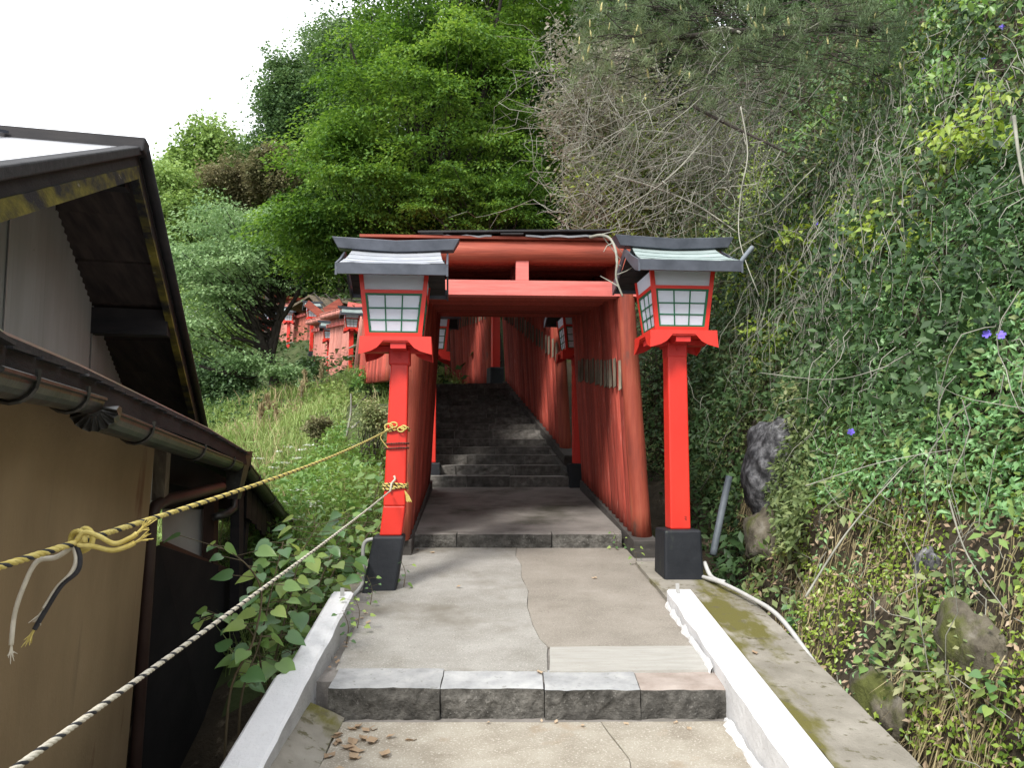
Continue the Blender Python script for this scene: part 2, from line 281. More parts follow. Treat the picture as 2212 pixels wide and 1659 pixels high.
def stone(name, x0, x1, y0, y1, z0, z1, mat, parent, topmat=None, amp=.012, seed=0, res=.06, slope=.0):
    nx = max(2, min(14, int((x1-x0)/res))); ny = max(1, min(5, int((y1-y0)/res))); nz = max(1, min(4, int((z1-z0)/.05)))
    org = world_loc(parent) if parent else Vector()
    bm = gridblock(lambda a, b, c: Vector((x0+(x1-x0)*a, y0+(y1-y0)*b, z0+(z1-z0)*c+slope*(b*(y1-y0)))), nx, ny, nz)
    for v in bm.verts:
        n = noise.noise_vector((v.co+Vector((seed*7.3, seed, 0)))*9); n2 = noise.noise_vector((v.co+Vector((seed, 0, 0)))*30)
        k = 1.0 if v.co.y < y0+.001 else .35
        top = v.co.z > z1-.001+0
        v.co += Vector(((n.x*.5+n2.x*.3)*amp, (n.y+n2.y*.7)*amp*1.6*k, (n.z*.3+n2.z*.15)*amp*(.7 if top else 1)))
        if v.co.y < y0+.03 and top: v.co.z -= .006; v.co.y += .006
    me = bpy.data.meshes.new(name); bm.normal_update(); bm.to_mesh(me); bm.free()
    me.transform(Matrix.Translation(-org))
    me.materials.append(mat)
    if topmat:
        me.materials.append(topmat)
        for p in me.polygons:
            if p.normal.z > .75: p.material_index = 1
    return link(name, me, None, parent)
# numpy foliage -----------------------------------------------------------
def np_mesh(name, verts, faces_idx, nper):
    me = bpy.data.meshes.new(name); nv = len(verts); nf = len(faces_idx)
    me.vertices.add(nv); me.vertices.foreach_set('co', verts.astype(np.float32).ravel())
    me.loops.add(nf*nper); me.loops.foreach_set('vertex_index', faces_idx.astype(np.int32).ravel())
    me.polygons.add(nf); me.polygons.foreach_set('loop_start', np.arange(0, nf*nper, nper, dtype=np.int32))
    me.polygons.foreach_set('loop_total', np.full(nf, nper, dtype=np.int32)); me.update(calc_edges=True); return me
def norm(a): return a/np.maximum(np.linalg.norm(a, axis=-1, keepdims=True), 1e-9)
def leaf_np(pos, d, n, L, W, fold=.15, lobes=False):
    """folded pointed leaves, 4 triangles each"""
    N = len(pos); d = norm(d); n = norm(n-d*np.sum(n*d, 1, keepdims=True)); s = np.cross(d, n)
    L = np.broadcast_to(L, (N,))[:, None]; W = np.broadcast_to(W, (N,))[:, None]
    base = pos; mid = pos+d*L*.48-n*L*fold*.6; tip = pos+d*L-n*L*.12
    l = pos+d*L*.40+s*W*.5+n*L*fold*.3; r = pos+d*L*.40-s*W*.5+n*L*fold*.3
    V = np.stack([base, l, mid, r, tip], 1).reshape(-1, 3)
    k = (np.arange(N)*5)[:, None, None]; f = np.array([[0, 2, 1], [0, 3, 2], [1, 2, 4], [2, 3, 4]])[None]+k
    return V, f.reshape(-1, 3)
def leaf2_np(pos, d, n, L, W):
    """2 triangle leaves"""
    N = len(pos); d = norm(d); n = norm(n-d*np.sum(n*d, 1, keepdims=True)); s = np.cross(d, n)
    L = np.broadcast_to(L, (N,))[:, None]; W = np.broadcast_to(W, (N,))[:, None]
    V = np.stack([pos, pos+d*L*.45+s*W*.5+n*L*.08, pos+d*L, pos+d*L*.45-s*W*.5+n*L*.08], 1).reshape(-1, 3)
    k = (np.arange(N)*4)[:, None, None]; f = np.array([[0, 1, 2], [0, 2, 3]])[None]+k
    return V, f.reshape(-1, 3)
def blade_np(pos, d, s, L, W):
    """bent grass blades, 3 triangles"""
    N = len(pos); L = np.broadcast_to(L, (N,))[:, None]; W = np.broadcast_to(W, (N,))[:, None]; d = norm(d); s = norm(s)
    down = np.array([0, 0, -1.])
    m = pos+d*L*.55; out = norm(d*np.array([1, 1, .2])+rng.normal(0, .3, (N, 3))); t = m+(out*.6+d*.4)*L*.5+down*L*.1
    V = np.stack([pos-s*W*.5, pos+s*W*.5, m-s*W*.4, m+s*W*.4, t], 1).reshape(-1, 3)
    k = (np.arange(N)*5)[:, None, None]; f = np.array([[0, 1, 3], [0, 3, 2], [2, 3, 4]])[None]+k
    return V, f.reshape(-1, 3)
def foliage(name, VF, mat, parent=None, origin=None, kind=None):
    vs = []; fs = []; n = 0
    for V, f in VF: vs.append(V); fs.append(f+n); n += len(V)
    V = np.concatenate(vs); f = np.concatenate(fs)
    if parent is not None: V = V-np.array(world_loc(parent))
    o = link(name, np_mesh(name, V, f, 3), mat, parent)
    if kind: o['kind'] = kind
    return o
def twigs_np(paths, r0, r1):
    """paths (N,K,3) -> three sided tubes"""
    N, K, _ = paths.shape
    d = norm(np.gradient(paths, axis=1)); ref = norm(rng.normal(0, 1, (N, 1, 3))); x = norm(np.cross(d, np.broadcast_to(ref, d.shape))); y = np.cross(d, x)
    r0 = np.broadcast_to(r0, (N,)); r1 = np.broadcast_to(r1, (N,)); t = np.linspace(0, 1, K)
    r = (r0[:, None]*(1-t)+r1[:, None]*t)[..., None]
    rings = [paths+(x*math.cos(a)+y*math.sin(a))*r for a in (0, 2.094, 4.189)]
    V = np.stack(rings, 2).reshape(-1, 3)
    fl = []
    for k in range(K-1):
        for j in range(3):
            a = k*3+j; b = k*3+(j+1) % 3; fl += [[a, b, b+3], [a, b+3, a+3]]
    f = (np.array(fl)[None]+(np.arange(N)*K*3)[:, None, None]).reshape(-1, 3)
    return V, f
def curvy(starts, ends, K=10, wob=.1, sag=0.):
    N = len(starts); t = np.linspace(0, 1, K)[None, :, None]
    p = starts[:, None]*(1-t)+ends[:, None]*t
    L = np.linalg.norm(ends-starts, axis=1)[:, None, None]
    for fq in (1, 2, 4):
        ph = rng.uniform(0, 6.28, (N, 1, 3)); am = rng.normal(0, 1, (N, 1, 3))*wob/fq
        p = p+np.sin(t*3.14*fq+ph*0)*am*L+ (np.sin(t*6.28*fq+ph)-np.sin(ph))*am*L*.3
    p[..., 2] -= (sag*L*4*t*(1-t))[..., 0]
    return p

# ---------------------------------------------------------------- terrain
CPT = np.array([(-1.315, 8.08, 1.0), (-1.7, 11, 1.65), (-2.64, 15, 2.6), (-3.2, 12, 1.47), (-1.9, 9.07, 1.15), (-2.3, 8.1, .75), (-5.57, 16, 1.9), (-6.4, 21.9, 3.2),
 (-5.96, 19, 2.7), (-6.3, 27.9, 4.2), (-4.36, 23.9, 3.95), (-8.1, 32.8, 4.8), (-10.4, 37.7, 6.4), (-12.4, 41.7, 6.9), (-15, 45.6, 8.0), (-3.6, 10, .7), (-1.4, 5.8, .1),
 (-1.3, 4, -.9), (-1.6, 3, -1.6), (-2.5, 4.5, -1.6), (-2.5, 1, -2.5), (-5, 4, -2.6), (-6, 10, .1), (-12, 20, 1), (-20, 40, 4), (-12, 5, -2.6), (-30, 10, -3),
 (0, 10.5, .8), (0, 7, .3), (0, 3, -.5), (0, -3, -1), (1.6, 3, -.2), (1.7, 8, .35), (-.4, 12.5, 1.6), (-.8, 14, 2.1), (-1, 16, 2.6), (-2.5, 18, 2.65), (0, 20.5, 5), (0, 26, 8),
 (5, 20, 8), (8, 12, 7), (0, 35, 13), (-8, 45, 12), (-10, 60, 17), (-30, 60, 9), (20, 20, 14), (2, 12.5, 1.2), (3.2, 16, 4), (15, 40, 20), (-40, 30, -2), (6, 2, 1), (8, -4, 1), (-8, -6, -3), (0, 8.5, .45), (1.2, 10.5, .8), (-1.0, 10.4, .7), (-1.05, 9.4, .55)])
def tps(XY):
    def U(r2): return .5*r2*np.log(r2+1e-9)
    A = CPT[:, :2]; n = len(A); K = U(((A[:, None]-A[None])**2).sum(-1))+np.eye(n)*.25
    Pm = np.c_[np.ones(n), A]; S = np.block([[K, Pm], [Pm.T, np.zeros((3, 3))]])
    wv = np.linalg.solve(S, np.r_[CPT[:, 2], 0, 0, 0])
    out = np.empty(len(XY))
    for i in range(0, len(XY), 4000):
        q = XY[i:i+4000]; out[i:i+4000] = U(((q[:, None]-A[None])**2).sum(-1))@wv[:n]+np.c_[np.ones(len(q)), q]@wv[n:]
    return out
def ax(a, b, n, c, s):   # clustered spacing around c
    t = np.linspace(math.asinh((a-c)/s), math.asinh((b-c)/s), n); return np.sinh(t)*s+c
gx = ax(-150, 150, 170, -2, 4); gy = ax(-60, 220, 190, 8, 6)
GX, GY = np.meshgrid(gx, gy); XY = np.c_[GX.ravel(), GY.ravel()]
def hnoise(x, y): return .06*np.sin(x*2.1+np.sin(y*1.7)*1.3)*np.sin(y*1.9+1)+.03*np.sin(x*5.3+y*2)*np.sin(y*6.1-x)
def ground_z(x, y):
    x = np.asarray(x, float); y = np.asarray(y, float)
    xc = np.clip(x, -45, 22); yc = np.clip(y, -8, 62)
    return tps(np.c_[xc.ravel(), yc.ravel()]).reshape(x.shape)+hnoise(x, y)
GZ = ground_z(XY[:, 0], XY[:, 1])
nx, ny = len(gx), len(gy); I = np.arange(nx*ny).reshape(ny, nx)
fq = np.stack([I[:-1, :-1], I[:-1, 1:], I[1:, 1:], I[1:, :-1]], -1).reshape(-1, 4)
g = link('ground', np_mesh('ground', np.c_[XY, GZ], fq, 4), M['ground'], smooth=True); tag(g, kind='structure'); g.data.materials.append(M['soil'])
fc = np.c_[XY, GZ][fq].mean(1); g.data.polygons.foreach_set('material_index', ((((fc[:, 0] > .9) & (fc[:, 1] < 17)) | (fc[:, 2] < -.15))).astype(np.int32)); g.data.update()

# bank on the right -------------------------------------------------------
def bank_x(y, zr, nz=True):
    y = np.asarray(y, float); zr = np.asarray(zr, float)
    b = np.interp(y, [-2, 3, 5, 6.5, 7.3, 8.2, 10, 12, 14, 18], [1.72, 1.72, 1.75, 1.78, 1.95, 2.3, 2.35, 2.3, 1.7, .4])
    s = np.interp(y, [-2, 6, 8, 12, 20], [.62, .60, .38, .28, .35])
    x = b+s*(zr+.45)+np.where(zr > 3, .25*(zr-3), 0)
    if nz:
        x = x+.10*np.sin(y*2.3+zr*1.1)*np.sin(zr*1.9+y*.6)+.05*np.sin(y*6.1+zr*2.3)*np.sin(zr*5.2-y*1.4)+.02*np.sin(y*15+zr*9)*np.sin(zr*13-y*5)
    return x
def bank_pt(y, zr, out=0.):
    x = bank_x(y, zr); z = zr+.0875*np.asarray(y)
    return np.stack([x-out*.85, np.asarray(y, float)+0*x-0*out, z+out*.5], -1)
by = np.linspace(-2, 21, 231); bz = np.linspace(-1, 9, 101)
BY, BZ = np.meshgrid(by, bz); V = bank_pt(BY.ravel(), BZ.ravel())
top = V.reshape(101, 231, 3)[-1]; ext = np.concatenate([top+np.array([k*3., 0, k*2.2]) for k in (1, 2, 4)])
V = np.concatenate([V, ext]); I = np.arange(104*231).reshape(104, 231)
fq = np.stack([I[:-1, :-1], I[1:, :-1], I[1:, 1:], I[:-1, 1:]], -1).reshape(-1, 4)
o = link('hillside_bank', np_mesh('hillside_bank', V, fq, 4), M['soil'], smooth=True); tag(o, kind='structure')
def bankhit(u, v):
    r = ray(u, v)
    for d in np.arange(2.0, 20, .02):
        x, y, z = r.x*d, r.y*d, 1.6+r.z*d
        if x > bank_x(y, z-.0875*y): return Vector((x, y, z))
    return P(u, v, 9)

# ---------------------------------------------------------------- path
def sheet_prism(name, outline, zt, thick, mat, parent, seedn=0, jag=.008, top=None):
    """slab with slightly ragged outline; outline in (x,y) world, zt = function z(x,y)"""
    pts = []
    for (a, b) in zip(outline, outline[1:]+outline[:1]):
        n = max(1, int(math.dist(a, b)/.12))
        for i in range(n):
            t = i/n; x = a[0]+(b[0]-a[0])*t; y = a[1]+(b[1]-a[1])*t
            if 0 < i:
                q = noise.noise_vector(Vector((x*6+seedn, y*6, 0))); x += q.x*jag; y += q.y*jag
            pts.append((x, y))
    org = world_loc(parent) if parent else Vector()
    mb = MB(); n = len(pts)
    mb.add([(x, y, zt(x, y)) for x, y in pts]+[(x, y, zt(x, y)-thick) for x, y in pts], [tuple(range(n)), tuple(range(n, 2*n))[::-1]]+[(i, i+n, (i+1) % n+n, (i+1) % n) for i in range(n)])
    return mb.build(name, mat, parent)
z1 = lambda x, y: .006+.0875*(y-.139)          # lower landing
z2 = lambda x, y: .481+.0881*(y-3.98)          # middle landing
z3 = lambda x, y: .888+.0873*(y-7.29)          # upper landing inside the first tunnel
lower = MB().prism([(-1.0, -1.5, z1(0, -1.5)-.012), (1.2, -1.5, z1(0, -1.5)-.012), (1.2, 4.1, z1(0, 4.1)-.012), (-1.0, 4.1, z1(0, 4.1)-.012)], (0, 0, -.9)).build('lower_landing', M['concrete_dark'])
tag(lower, kind='structure')
cr = [(.42, 3.93), (.50, 3.55), (.47, 3.2), (.60, 2.8), (.66, 1.5), (.7, -1.5)]
sheet_prism('slab', [(-.84, -1.5)]+[(x-.002, y) for x, y in cr[::-1]]+[(-.80, 3.93)], lambda x, y: z1(x, y), .1, M['sandy'], lower, 1)
sheet_prism('slab', [(x+.001, y) for x, y in cr]+[(1.12, -1.5), (1.08, 3.93)], lambda x, y: z1(x, y)+.003, .1, M['sandy'], lower, 2)
middle = MB().prism([(-1.12, 4.1, z2(0, 4.1)-.014), (1.12, 4.1, z2(0, 4.1)-.014), (1.2, 7.45, z2(0, 7.45)-.014), (-1.12, 7.45, z2(0, 7.45)-.014)], (0, 0, -1.6)).build('middle_landing', M['concrete_dark'])
tag(middle, kind='structure')
ck = [(.04, 7.27), (.03, 6.95), (.075, 6.6), (.07, 6.2), (.115, 5.8), (.10, 5.4), (.125, 5.0), (.16, 4.72), (.20, 4.58)]
sheet_prism('slab', [(-.90, 4.225), (.18, 4.205)]+[(x-.002, y) for x, y in ck[::-1]]+[(-.93, 7.27), (-1.0, 6.0), (-.97, 5.4)], lambda x, y: z2(x, y), .1, M['concrete_a'], middle, 3)
sheet_prism('slab', [(.205, 4.585), (1.03, 4.60), (1.05, 5.6), (1.04, 6.2), (1.02, 7.27)]+[(x+.0015, y) for x, y in ck[:-1]], lambda x, y: z2(x, y)-.002, .1, M['concrete_b'], middle, 4)
sheet_prism('slab', [(.19, 4.20), (1.0, 4.22), (1.03, 4.592), (.21, 4.575)], lambda x, y: z2(x, y)+.003, .1, M['concrete_c'], middle, 5)
upper = MB().prism([(-1.2, 7.45, z3(0, 7.45)-.003), (1.2, 7.45, z3(0, 7.45)-.003), (1.1, 10.75, z3(0, 10.75)-.003), (-1.3, 10.75, z3(0, 10.75)-.003)], (0, 0, -.8)).build('upper_landing', M['concrete_dark'])
tag(upper, kind='structure')
# front step: four kerb stones
front = empty('stone_step', (0, 4.0, .3)); front['kind'] = 'structure'
xs = [-.885, -.345, .155, .62, 1.045]
for k in range(4):
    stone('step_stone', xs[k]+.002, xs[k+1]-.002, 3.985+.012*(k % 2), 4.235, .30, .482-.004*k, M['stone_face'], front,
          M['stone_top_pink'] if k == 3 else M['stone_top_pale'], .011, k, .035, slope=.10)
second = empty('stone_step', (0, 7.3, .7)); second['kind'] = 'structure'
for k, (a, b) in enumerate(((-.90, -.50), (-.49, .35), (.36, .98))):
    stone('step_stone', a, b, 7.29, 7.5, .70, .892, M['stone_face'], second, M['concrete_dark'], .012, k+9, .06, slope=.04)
# stair flight
vs_ = (1053, 1028, 1004, 983, 964.5, 947.5, 929, 915, 902.5, 892.5, 875.6, 864.5, 852.5, 837.6, 828)
zs_ = [PY(1100, v, 10.6+.33*max(i-1, 0)).z for i, v in enumerate(vs_)]
stairs = MB()
pr = [(10.62, .6)]
for i in range(1, 15): pr += [(10.62+.33*(i-1), zs_[i-1]-.02), (10.62+.33*(i-1), zs_[i]-.02)]
pr += [(17.4, zs_[14]+.1), (17.4, .6)]
def xr_(y): return .78-.198*(y-10.6)
st = MB(); n = len(pr)
st.add([(xr_(y)-2.0, y, z) for y, z in pr]+[(xr_(y)+.02, y, z) for y, z in pr], [tuple(range(n)), tuple(range(n, 2*n))[::-1]]+[(i, i+n, (i+1) % n+n, (i+1) % n) for i in range(n)])
stairs = st.build('stairs', M['concrete_dark']); tag(stairs, kind='structure')
for i in range(1, 15):
    y = 10.6+.33*(i-1); xr = xr_(y)-.02; xl = xr-1.93
    cuts = sorted([xl, xr]+[xl+1.93*random.uniform(.24, .42), xl+1.93*random.uniform(.56, .78)])
    for k in range(3):
        dz = random.uniform(-.008, .008)
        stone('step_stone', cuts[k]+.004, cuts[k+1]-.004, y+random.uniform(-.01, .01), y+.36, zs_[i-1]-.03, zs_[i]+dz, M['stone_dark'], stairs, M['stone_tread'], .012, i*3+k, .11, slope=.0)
# kerbs
def kerb_mesh(xi, xo, ya, yb, zt, zb, lean=0, n=80, notch=None):
    mb = MB(); rows = []
    for i in range(n+1):
        y = ya+(yb-ya)*i/n; t = zt(y); b = zb(y); w = xo-xi
        q = noise.noise(Vector((y*4, xi, 0)))*.012+noise.noise(Vector((y*15, xi, 0)))*.004
        dz = notch(y) if notch else 0
        rows += [(xi+q, y, b), (xi+lean+q, y, t-.012), (xi+lean+.015*np.sign(w), y, t), (xo-.015*np.sign(w)-dz*np.sign(w), y, t-abs(q)), (xo-dz*np.sign(w), y, t-.015), (xo, y, b)]
    fs = []
    for i in range(n):
        for k in range(5): a = i*6+k; fs.append((a, a+6, a+7, a+1))
    fs += [tuple(range(6)), tuple(range(n*6, n*6+6))[::-1]]
    mb.add(rows, fs); return mb
rk = kerb_mesh(1.03, 1.20, -1.0, 5.46, lambda y: .085+.108*(y-.0)+.03 if y < 4 else .085+.108*y+.03-.0*(y-4), lambda y: z1(0, y)-.2).build('kerb', M['white_paint'])
tag(rk, 'smooth white painted kerb running along the right side of the path', 'kerb')
lk = kerb_mesh(-.965, -1.10, -1.0, 5.0, lambda y: .106+.0875*y+.12*(y-3.15), lambda y: .0875*y-.75,
    notch=lambda y: 0 if y > 4.02 else -.035).build('kerb', M['grey_kerb'])
lk.data.materials.append(M['white_paint'])
for p in lk.data.polygons:
    if p.normal.z > .5: p.material_index = 1
tag(lk, 'chipped white topped kerb with bare grey side along the left drop', 'kerb')
for nm, x, y in (('kerb_bracket', -1.02, 4.93), ('kerb_bracket', 1.09, 5.40)):
    b = MB(); z = (.0875*y+.1+.12*(y-3.15)) if x < 0 else .085+.108*y+.03
    b.box(x-.012, x+.012, y, y+.004, z-.02, z+.055).box(x-.012, x+.012, y-.03, y, z-.001, z+.004)
    o = b.build(nm, M['pvc'], origin=(x, y, z)); tag(o, 'small grey metal bracket on the far end of the %s kerb' % ('left' if x < 0 else 'right'), 'bracket')
# splashed mortar along kerb feet
def mortar(xf, ya, yb, zf, name, wd):
    mb = MB(); y = ya; rows = []; n = int((yb-ya)/.03)
    for i in range(n+1):
        y = ya+(yb-ya)*i/n; q = .5+noise.noise(Vector((y*9, xf, 3))); q2 = noise.noise(Vector((y*30, xf, 9)))
        w = wd*(.4+q+.5*q2); rows += [(xf, y, zf(y)-.03), (xf, y, zf(y)+.03*(.5+q)), (xf+w*.6, y, zf(y)+.012), (xf+w, y, zf(y)-.012)]
    mb.add(rows, [(i*4+k, i*4+k+1, i*4+k+5, i*4+k+4) for i in range(n) for k in range(3)]); return mb
tag(mortar(1.02, 1.0, 3.95, lambda y: z1(0, y), '', -.04).build('mortar_splash', M['mortar']), 'ragged white mortar at the foot of the right kerb by the lower landing', 'mortar')
tag(mortar(1.02, 4.2, 5.4, lambda y: z2(0, y), '', -.022).build('mortar_splash', M['mortar']), 'thin ragged white mortar line under the right kerb beside the middle landing', 'mortar')
tag(mortar(-.96, 1.0, 3.9, lambda y: z1(0, y)-.01, '', .035).build('mortar_splash', M['mortar']), 'lumpy white mortar at the foot of the left kerb', 'mortar')
sheet_prism('dirt_strip', [(-.98, .5), (-.845, .5), (-.80, 3.98), (-.98, 3.98)], lambda x, y: z1(x, y)+.03-.35*(x+.84) if x < -.9 else z1(x, y)+.004, .2, M['mossy'], lower, 21, .02)
# mossy slab right of the right kerb
def zs(x, y): return .155+.0875*y+.005-.02*(x-1.17)
edge = [(1.56, -1.5), (1.54, 3.0), (1.57, 4.0), (1.60, 4.9), (1.60, 5.5), (1.50, 6.1), (1.46, 6.6)]
sl_ = sheet_prism('side_slab', [(1.205, 5.44), (1.205, -1.5)]+edge+[(1.0, 6.6), (1.035, 5.47)], lambda x, y: zs(x, y)-.0*(y), .55, M['mossy'], None, 8, .012); tag(sl_, kind='structure')
# left retaining wall under kerb and under the post corner
rw = MB().prism([(-1.10, -1.5, -.25), (-1.10, 5.0, .35), (-1.22, 5.0, .35), (-1.22, 7.2, .66), (-1.22, 7.2, -3), (-1.10, -1.5, -3)], (.12, 0, 0)).build('retaining_wall', M['old_wall'])
tag(rw, 'old stained concrete retaining wall under the left kerb', 'retaining wall')
cb = MB().hexa([(-1.21, 4.98, -1), (-.93, 4.98, -1), (-.93, 7.2, -1), (-1.21, 7.2, -1)], [(-1.21, 4.98, z2(0, 4.98)-.015), (-.93, 4.98, z2(0, 4.98)-.015), (-.93, 7.2, z2(0, 7.2)-.015), (-1.21, 7.2, z2(0, 7.2)-.015)]).build('corner_slab', M['sandy'])
tag(cb, kind='structure')

# ---------------------------------------------------------------- torii tunnels
LEAN = .057
def pillar_mesh(side, r=.087, h0=.1, h1=2.56, x0=1.045, seg=14, rings=10, knots=0):
    mb = MB(); pts = []; rr = []
    for i in range(rings+1):
        z = h0+(h1-h0)*i/rings; x = side*(x0-LEAN*(z-h0)); pts.append((x, 0, z)); rr.append(r*(1-.1*i/rings)*(1+.02*math.sin(i*2.3+side)))
    mb.tube(pts, rr, seg); return mb.mesh('pillar')
pm_ = [pillar_mesh(-1), pillar_mesh(1)]; pmh = [pillar_mesh(-1, h0=-1.3, x0=1.045+.0798, r=.096), pillar_mesh(1, h0=-1.3, x0=1.045+.0798, r=.096)]
def beam_mesh(): return MB().box(-1.16, 1.16, -.055, .055, 2.22, 2.352).mesh('tie_beam')
def top_mesh(): 
    mb = MB(); mb.tube([(x, 0, 2.62+.006*math.sin(x*3)) for x in np.linspace(-1.4, 1.4, 9)], [.103-.004*abs(x) for x in np.linspace(-1.4, 1.4, 9)], 14); return mb.mesh('top_beam')
def cap_mesh(): return MB().box(-1.42, 1.42, -.10, .10, 2.712, 2.735).mesh('cap_board')
def strut_mesh(): return MB().box(-.056, .056, -.045, .045, 2.354, 2.53).mesh('strut')
def plaque_mesh(): return MB().prism([(.890, -.105, 1.405), (.890, -.105, 1.665), (.868, -.088, 1.655), (.868, -.088, 1.385)], (.008, .012, 0)).mesh('name_slat')
B_, T_, CPm, S_, PQ = beam_mesh(), top_mesh(), cap_mesh(), strut_mesh(), plaque_mesh()
def set_of(mats, hill=False):
    d = {}; pm = pmh if hill else pm_
    for nm, me, mt in (('pl', pm[0], mats[0]), ('pr', pm[1], mats[0]), ('tie', B_, mats[1]), ('top', T_, mats[2]), ('cap', CPm, mats[2]), ('strut', S_, mats[1]), ('plaque', PQ, M['grey_wood'])):
        c = me.copy(); c.materials.clear(); c.materials.append(mt); d[nm] = c
    for k in ('pl', 'pr', 'top'): d[k].polygons.foreach_set('use_smooth', [True]*len(d[k].polygons))
    return d
def torii(d, loc, rz, label, group, plaque=True, scale=1.0, mirror=False):
    r = empty('torii_gate', loc, label, 'torii gate', group, rz); r.scale = (scale,)*3
    r.rotation_euler = (random.uniform(-.006, .006), random.uniform(-.006, .006), rz+random.uniform(-.008, .008))
    for nm, k in (('pillar', 'pl'), ('pillar', 'pr'), ('tie_beam', 'tie'), ('top_beam', 'top'), ('cap_board', 'cap'), ('strut', 'strut')): 
        o = link(nm, d[k], None, r)
        if nm == 'pillar': s = random.uniform(.94, 1.05); o.scale = (1, s*1.02, 1)
    if plaque: o = link('name_slat', d['plaque'], None, r); o.location = (0, 0, random.uniform(-.012, .012))
    return r
ORD = ['first', 'second', 'third', 'fourth', 'fifth', 'sixth', 'seventh', 'eighth', 'ninth', 'tenth', 'eleventh', 'twelfth', 'thirteenth', 'fourteenth', 'fifteenth', 'sixteenth', 'seventeenth', 'eighteenth', 'nineteenth', 'twentieth', 'twenty-first', 'twenty-second', 'twenty-third', 'twenty-fourth']
d_front = set_of((M['log_post'], M['red_beam'], M['log_red'])); d_in = set_of((M['red_wood'], M['red_wood'], M['red_wood']))
for i in range(17):
    y = 7.03+.2*i; lab = 'front red torii gate with orange log pillars beyond the two big lanterns' if i == 0 else \
        'red wooden torii gate, %s from the front in the nearest tunnel' % ORD[i]
    torii(d_front if i == 0 else d_in, (.085-.048*(y-7.03), y, .773+.1167*(y-7.03)), .048, lab, 'torii gates of the nearest tunnel', plaque=i > 0 and i < 16)
for i in range(21):
    y = 11.12+.2*i
    torii(d_front if i == 0 else d_in, (-.27-.198*(y-11.12), y, 1.52+.322*(y-11.12)), .195, 'red wooden torii gate, %s up the stair flight behind the nearest tunnel' % ORD[i], 'torii gates climbing over the stairs')
for i in range(17):
    t = .2*i
    torii(d_front if i == 0 else d_in, (-1.41-.34*t, 15.95+.94*t, 2.93+.06*t), .347, 'red wooden torii gate, %s in the tunnel turning left above the stairs' % ORD[i], 'torii gates of the tunnel above the stairs')
# dark beams the pillars stand on
def sill(a, b, w, h, label):
    a, b = Vector(a), Vector(b); m = MB(); m.beam(a, b, w, h); o = m.build('sill_beam', M['dark_sill'], origin=a, bevel=.006); tag(o, label, 'beam', 'dark beams under the torii pillars')
M['dark_sill'] = nmat('dark grey sill timber', [(.3, (.035, .032, .03)), (.7, (.09, .082, .075))], 3, (1, 1, 6), .8, .5, 20, stains=[(4, (1, 1, 5), .64, .75, (.2, .19, .17))])
def L1(x, y): return .773+.1167*(y-7.03)
sill((1.13, 6.88, .80), (.97, 10.35, 1.20), .21, .15, 'dark timber sill under the right pillars of the nearest tunnel')
sill((-.96, 6.95, .80), (-1.12, 10.35, 1.20), .21, .15, 'dark timber sill under the left pillars of the nearest tunnel')
sill((.80, 10.98, 1.49), (-.09, 15.3, 2.89), .20, .20, 'dark timber sill sloping up beside the stairs on the right')
sill((-1.28, 10.98, 1.49), (-2.15, 15.3, 2.89), .20, .20, 'dark timber sill sloping up beside the stairs on the left')
sill((-.43, 16.2, 2.95), (-1.6, 19.4, 3.15), .20, .16, 'dark timber sill under the tunnel above the stairs')
# stone stringer between the stairs and the sloping sill
mb = MB(); mb.beam((.735, 10.7, 1.25), (-.14, 15.2, 2.78), .07, .22); o = mb.build('stair_stringer', M['old_wall']); tag(o, kind='structure')
# footing under right sill
mb = MB(); mb.prism([(1.22, 6.8, .1), (1.22, 10.5, .3), (1.22, 10.5, 1.12), (1.22, 6.8, .72)], (-.2, 0, 0)); mb.prism([(-1.24, 7.1, .1), (-1.24, 10.5, .3), (-1.24, 10.5, 1.12), (-1.24, 7.1, .72)], (.2, 0, 0))
tag(mb.build('footing', M['concrete_dark']), kind='structure')
# loose roofing on the front of the nearest tunnel
def plank(name, a, b, w, h, mat, label, cat, group=None, bevel=.003):
    o = MB().beam(Vector(a), Vector(b), w, h).build(name, mat, origin=a, bevel=bevel); return tag(o, label, cat, group)
plank('roof_board', (-.82, 7.02, 3.535), (.86, 7.02, 3.55), .30, .018, M['dark_board'], 'dark mossy roofing board lying along the top of the front gate', 'board')
for k, (a, b) in enumerate(((-.62, -.18), (.12, .72))):
    mb = MB(); n = 8
    rows = []
    for i in range(n+1):
        x = a+(b-a)*i/n; z = 3.512+.006*math.sin(i*1.9+k); rows += [(x, 6.91, z-.016), (x, 6.905, z), (x, 7.1, z+.012)]
    mb.add(rows, [(i*3+j, i*3+3+j, i*3+4+j, i*3+1+j) for i in range(n) for j in (0, 1)])
    tag(mb.build('tin_sheet', M['pink_tin'] if 'pink_tin' in M else M['zinc_roof']), '%s pale pinkish sheet peeling under the roofing board of the front gate' % ('left' if k == 0 else 'right'), 'sheet')
for x in (-.70, .0):
    o = MB().box(x-.10, x+.10, 6.88, 7.12, 3.515, 3.528).build('roof_cleat', M['dark_board'], origin=(x, 7, 3.515)); tag(o, 'short dark cleat under the roofing board, %s' % ('at its left end' if x < -.3 else 'near the gate centre'), 'cleat')

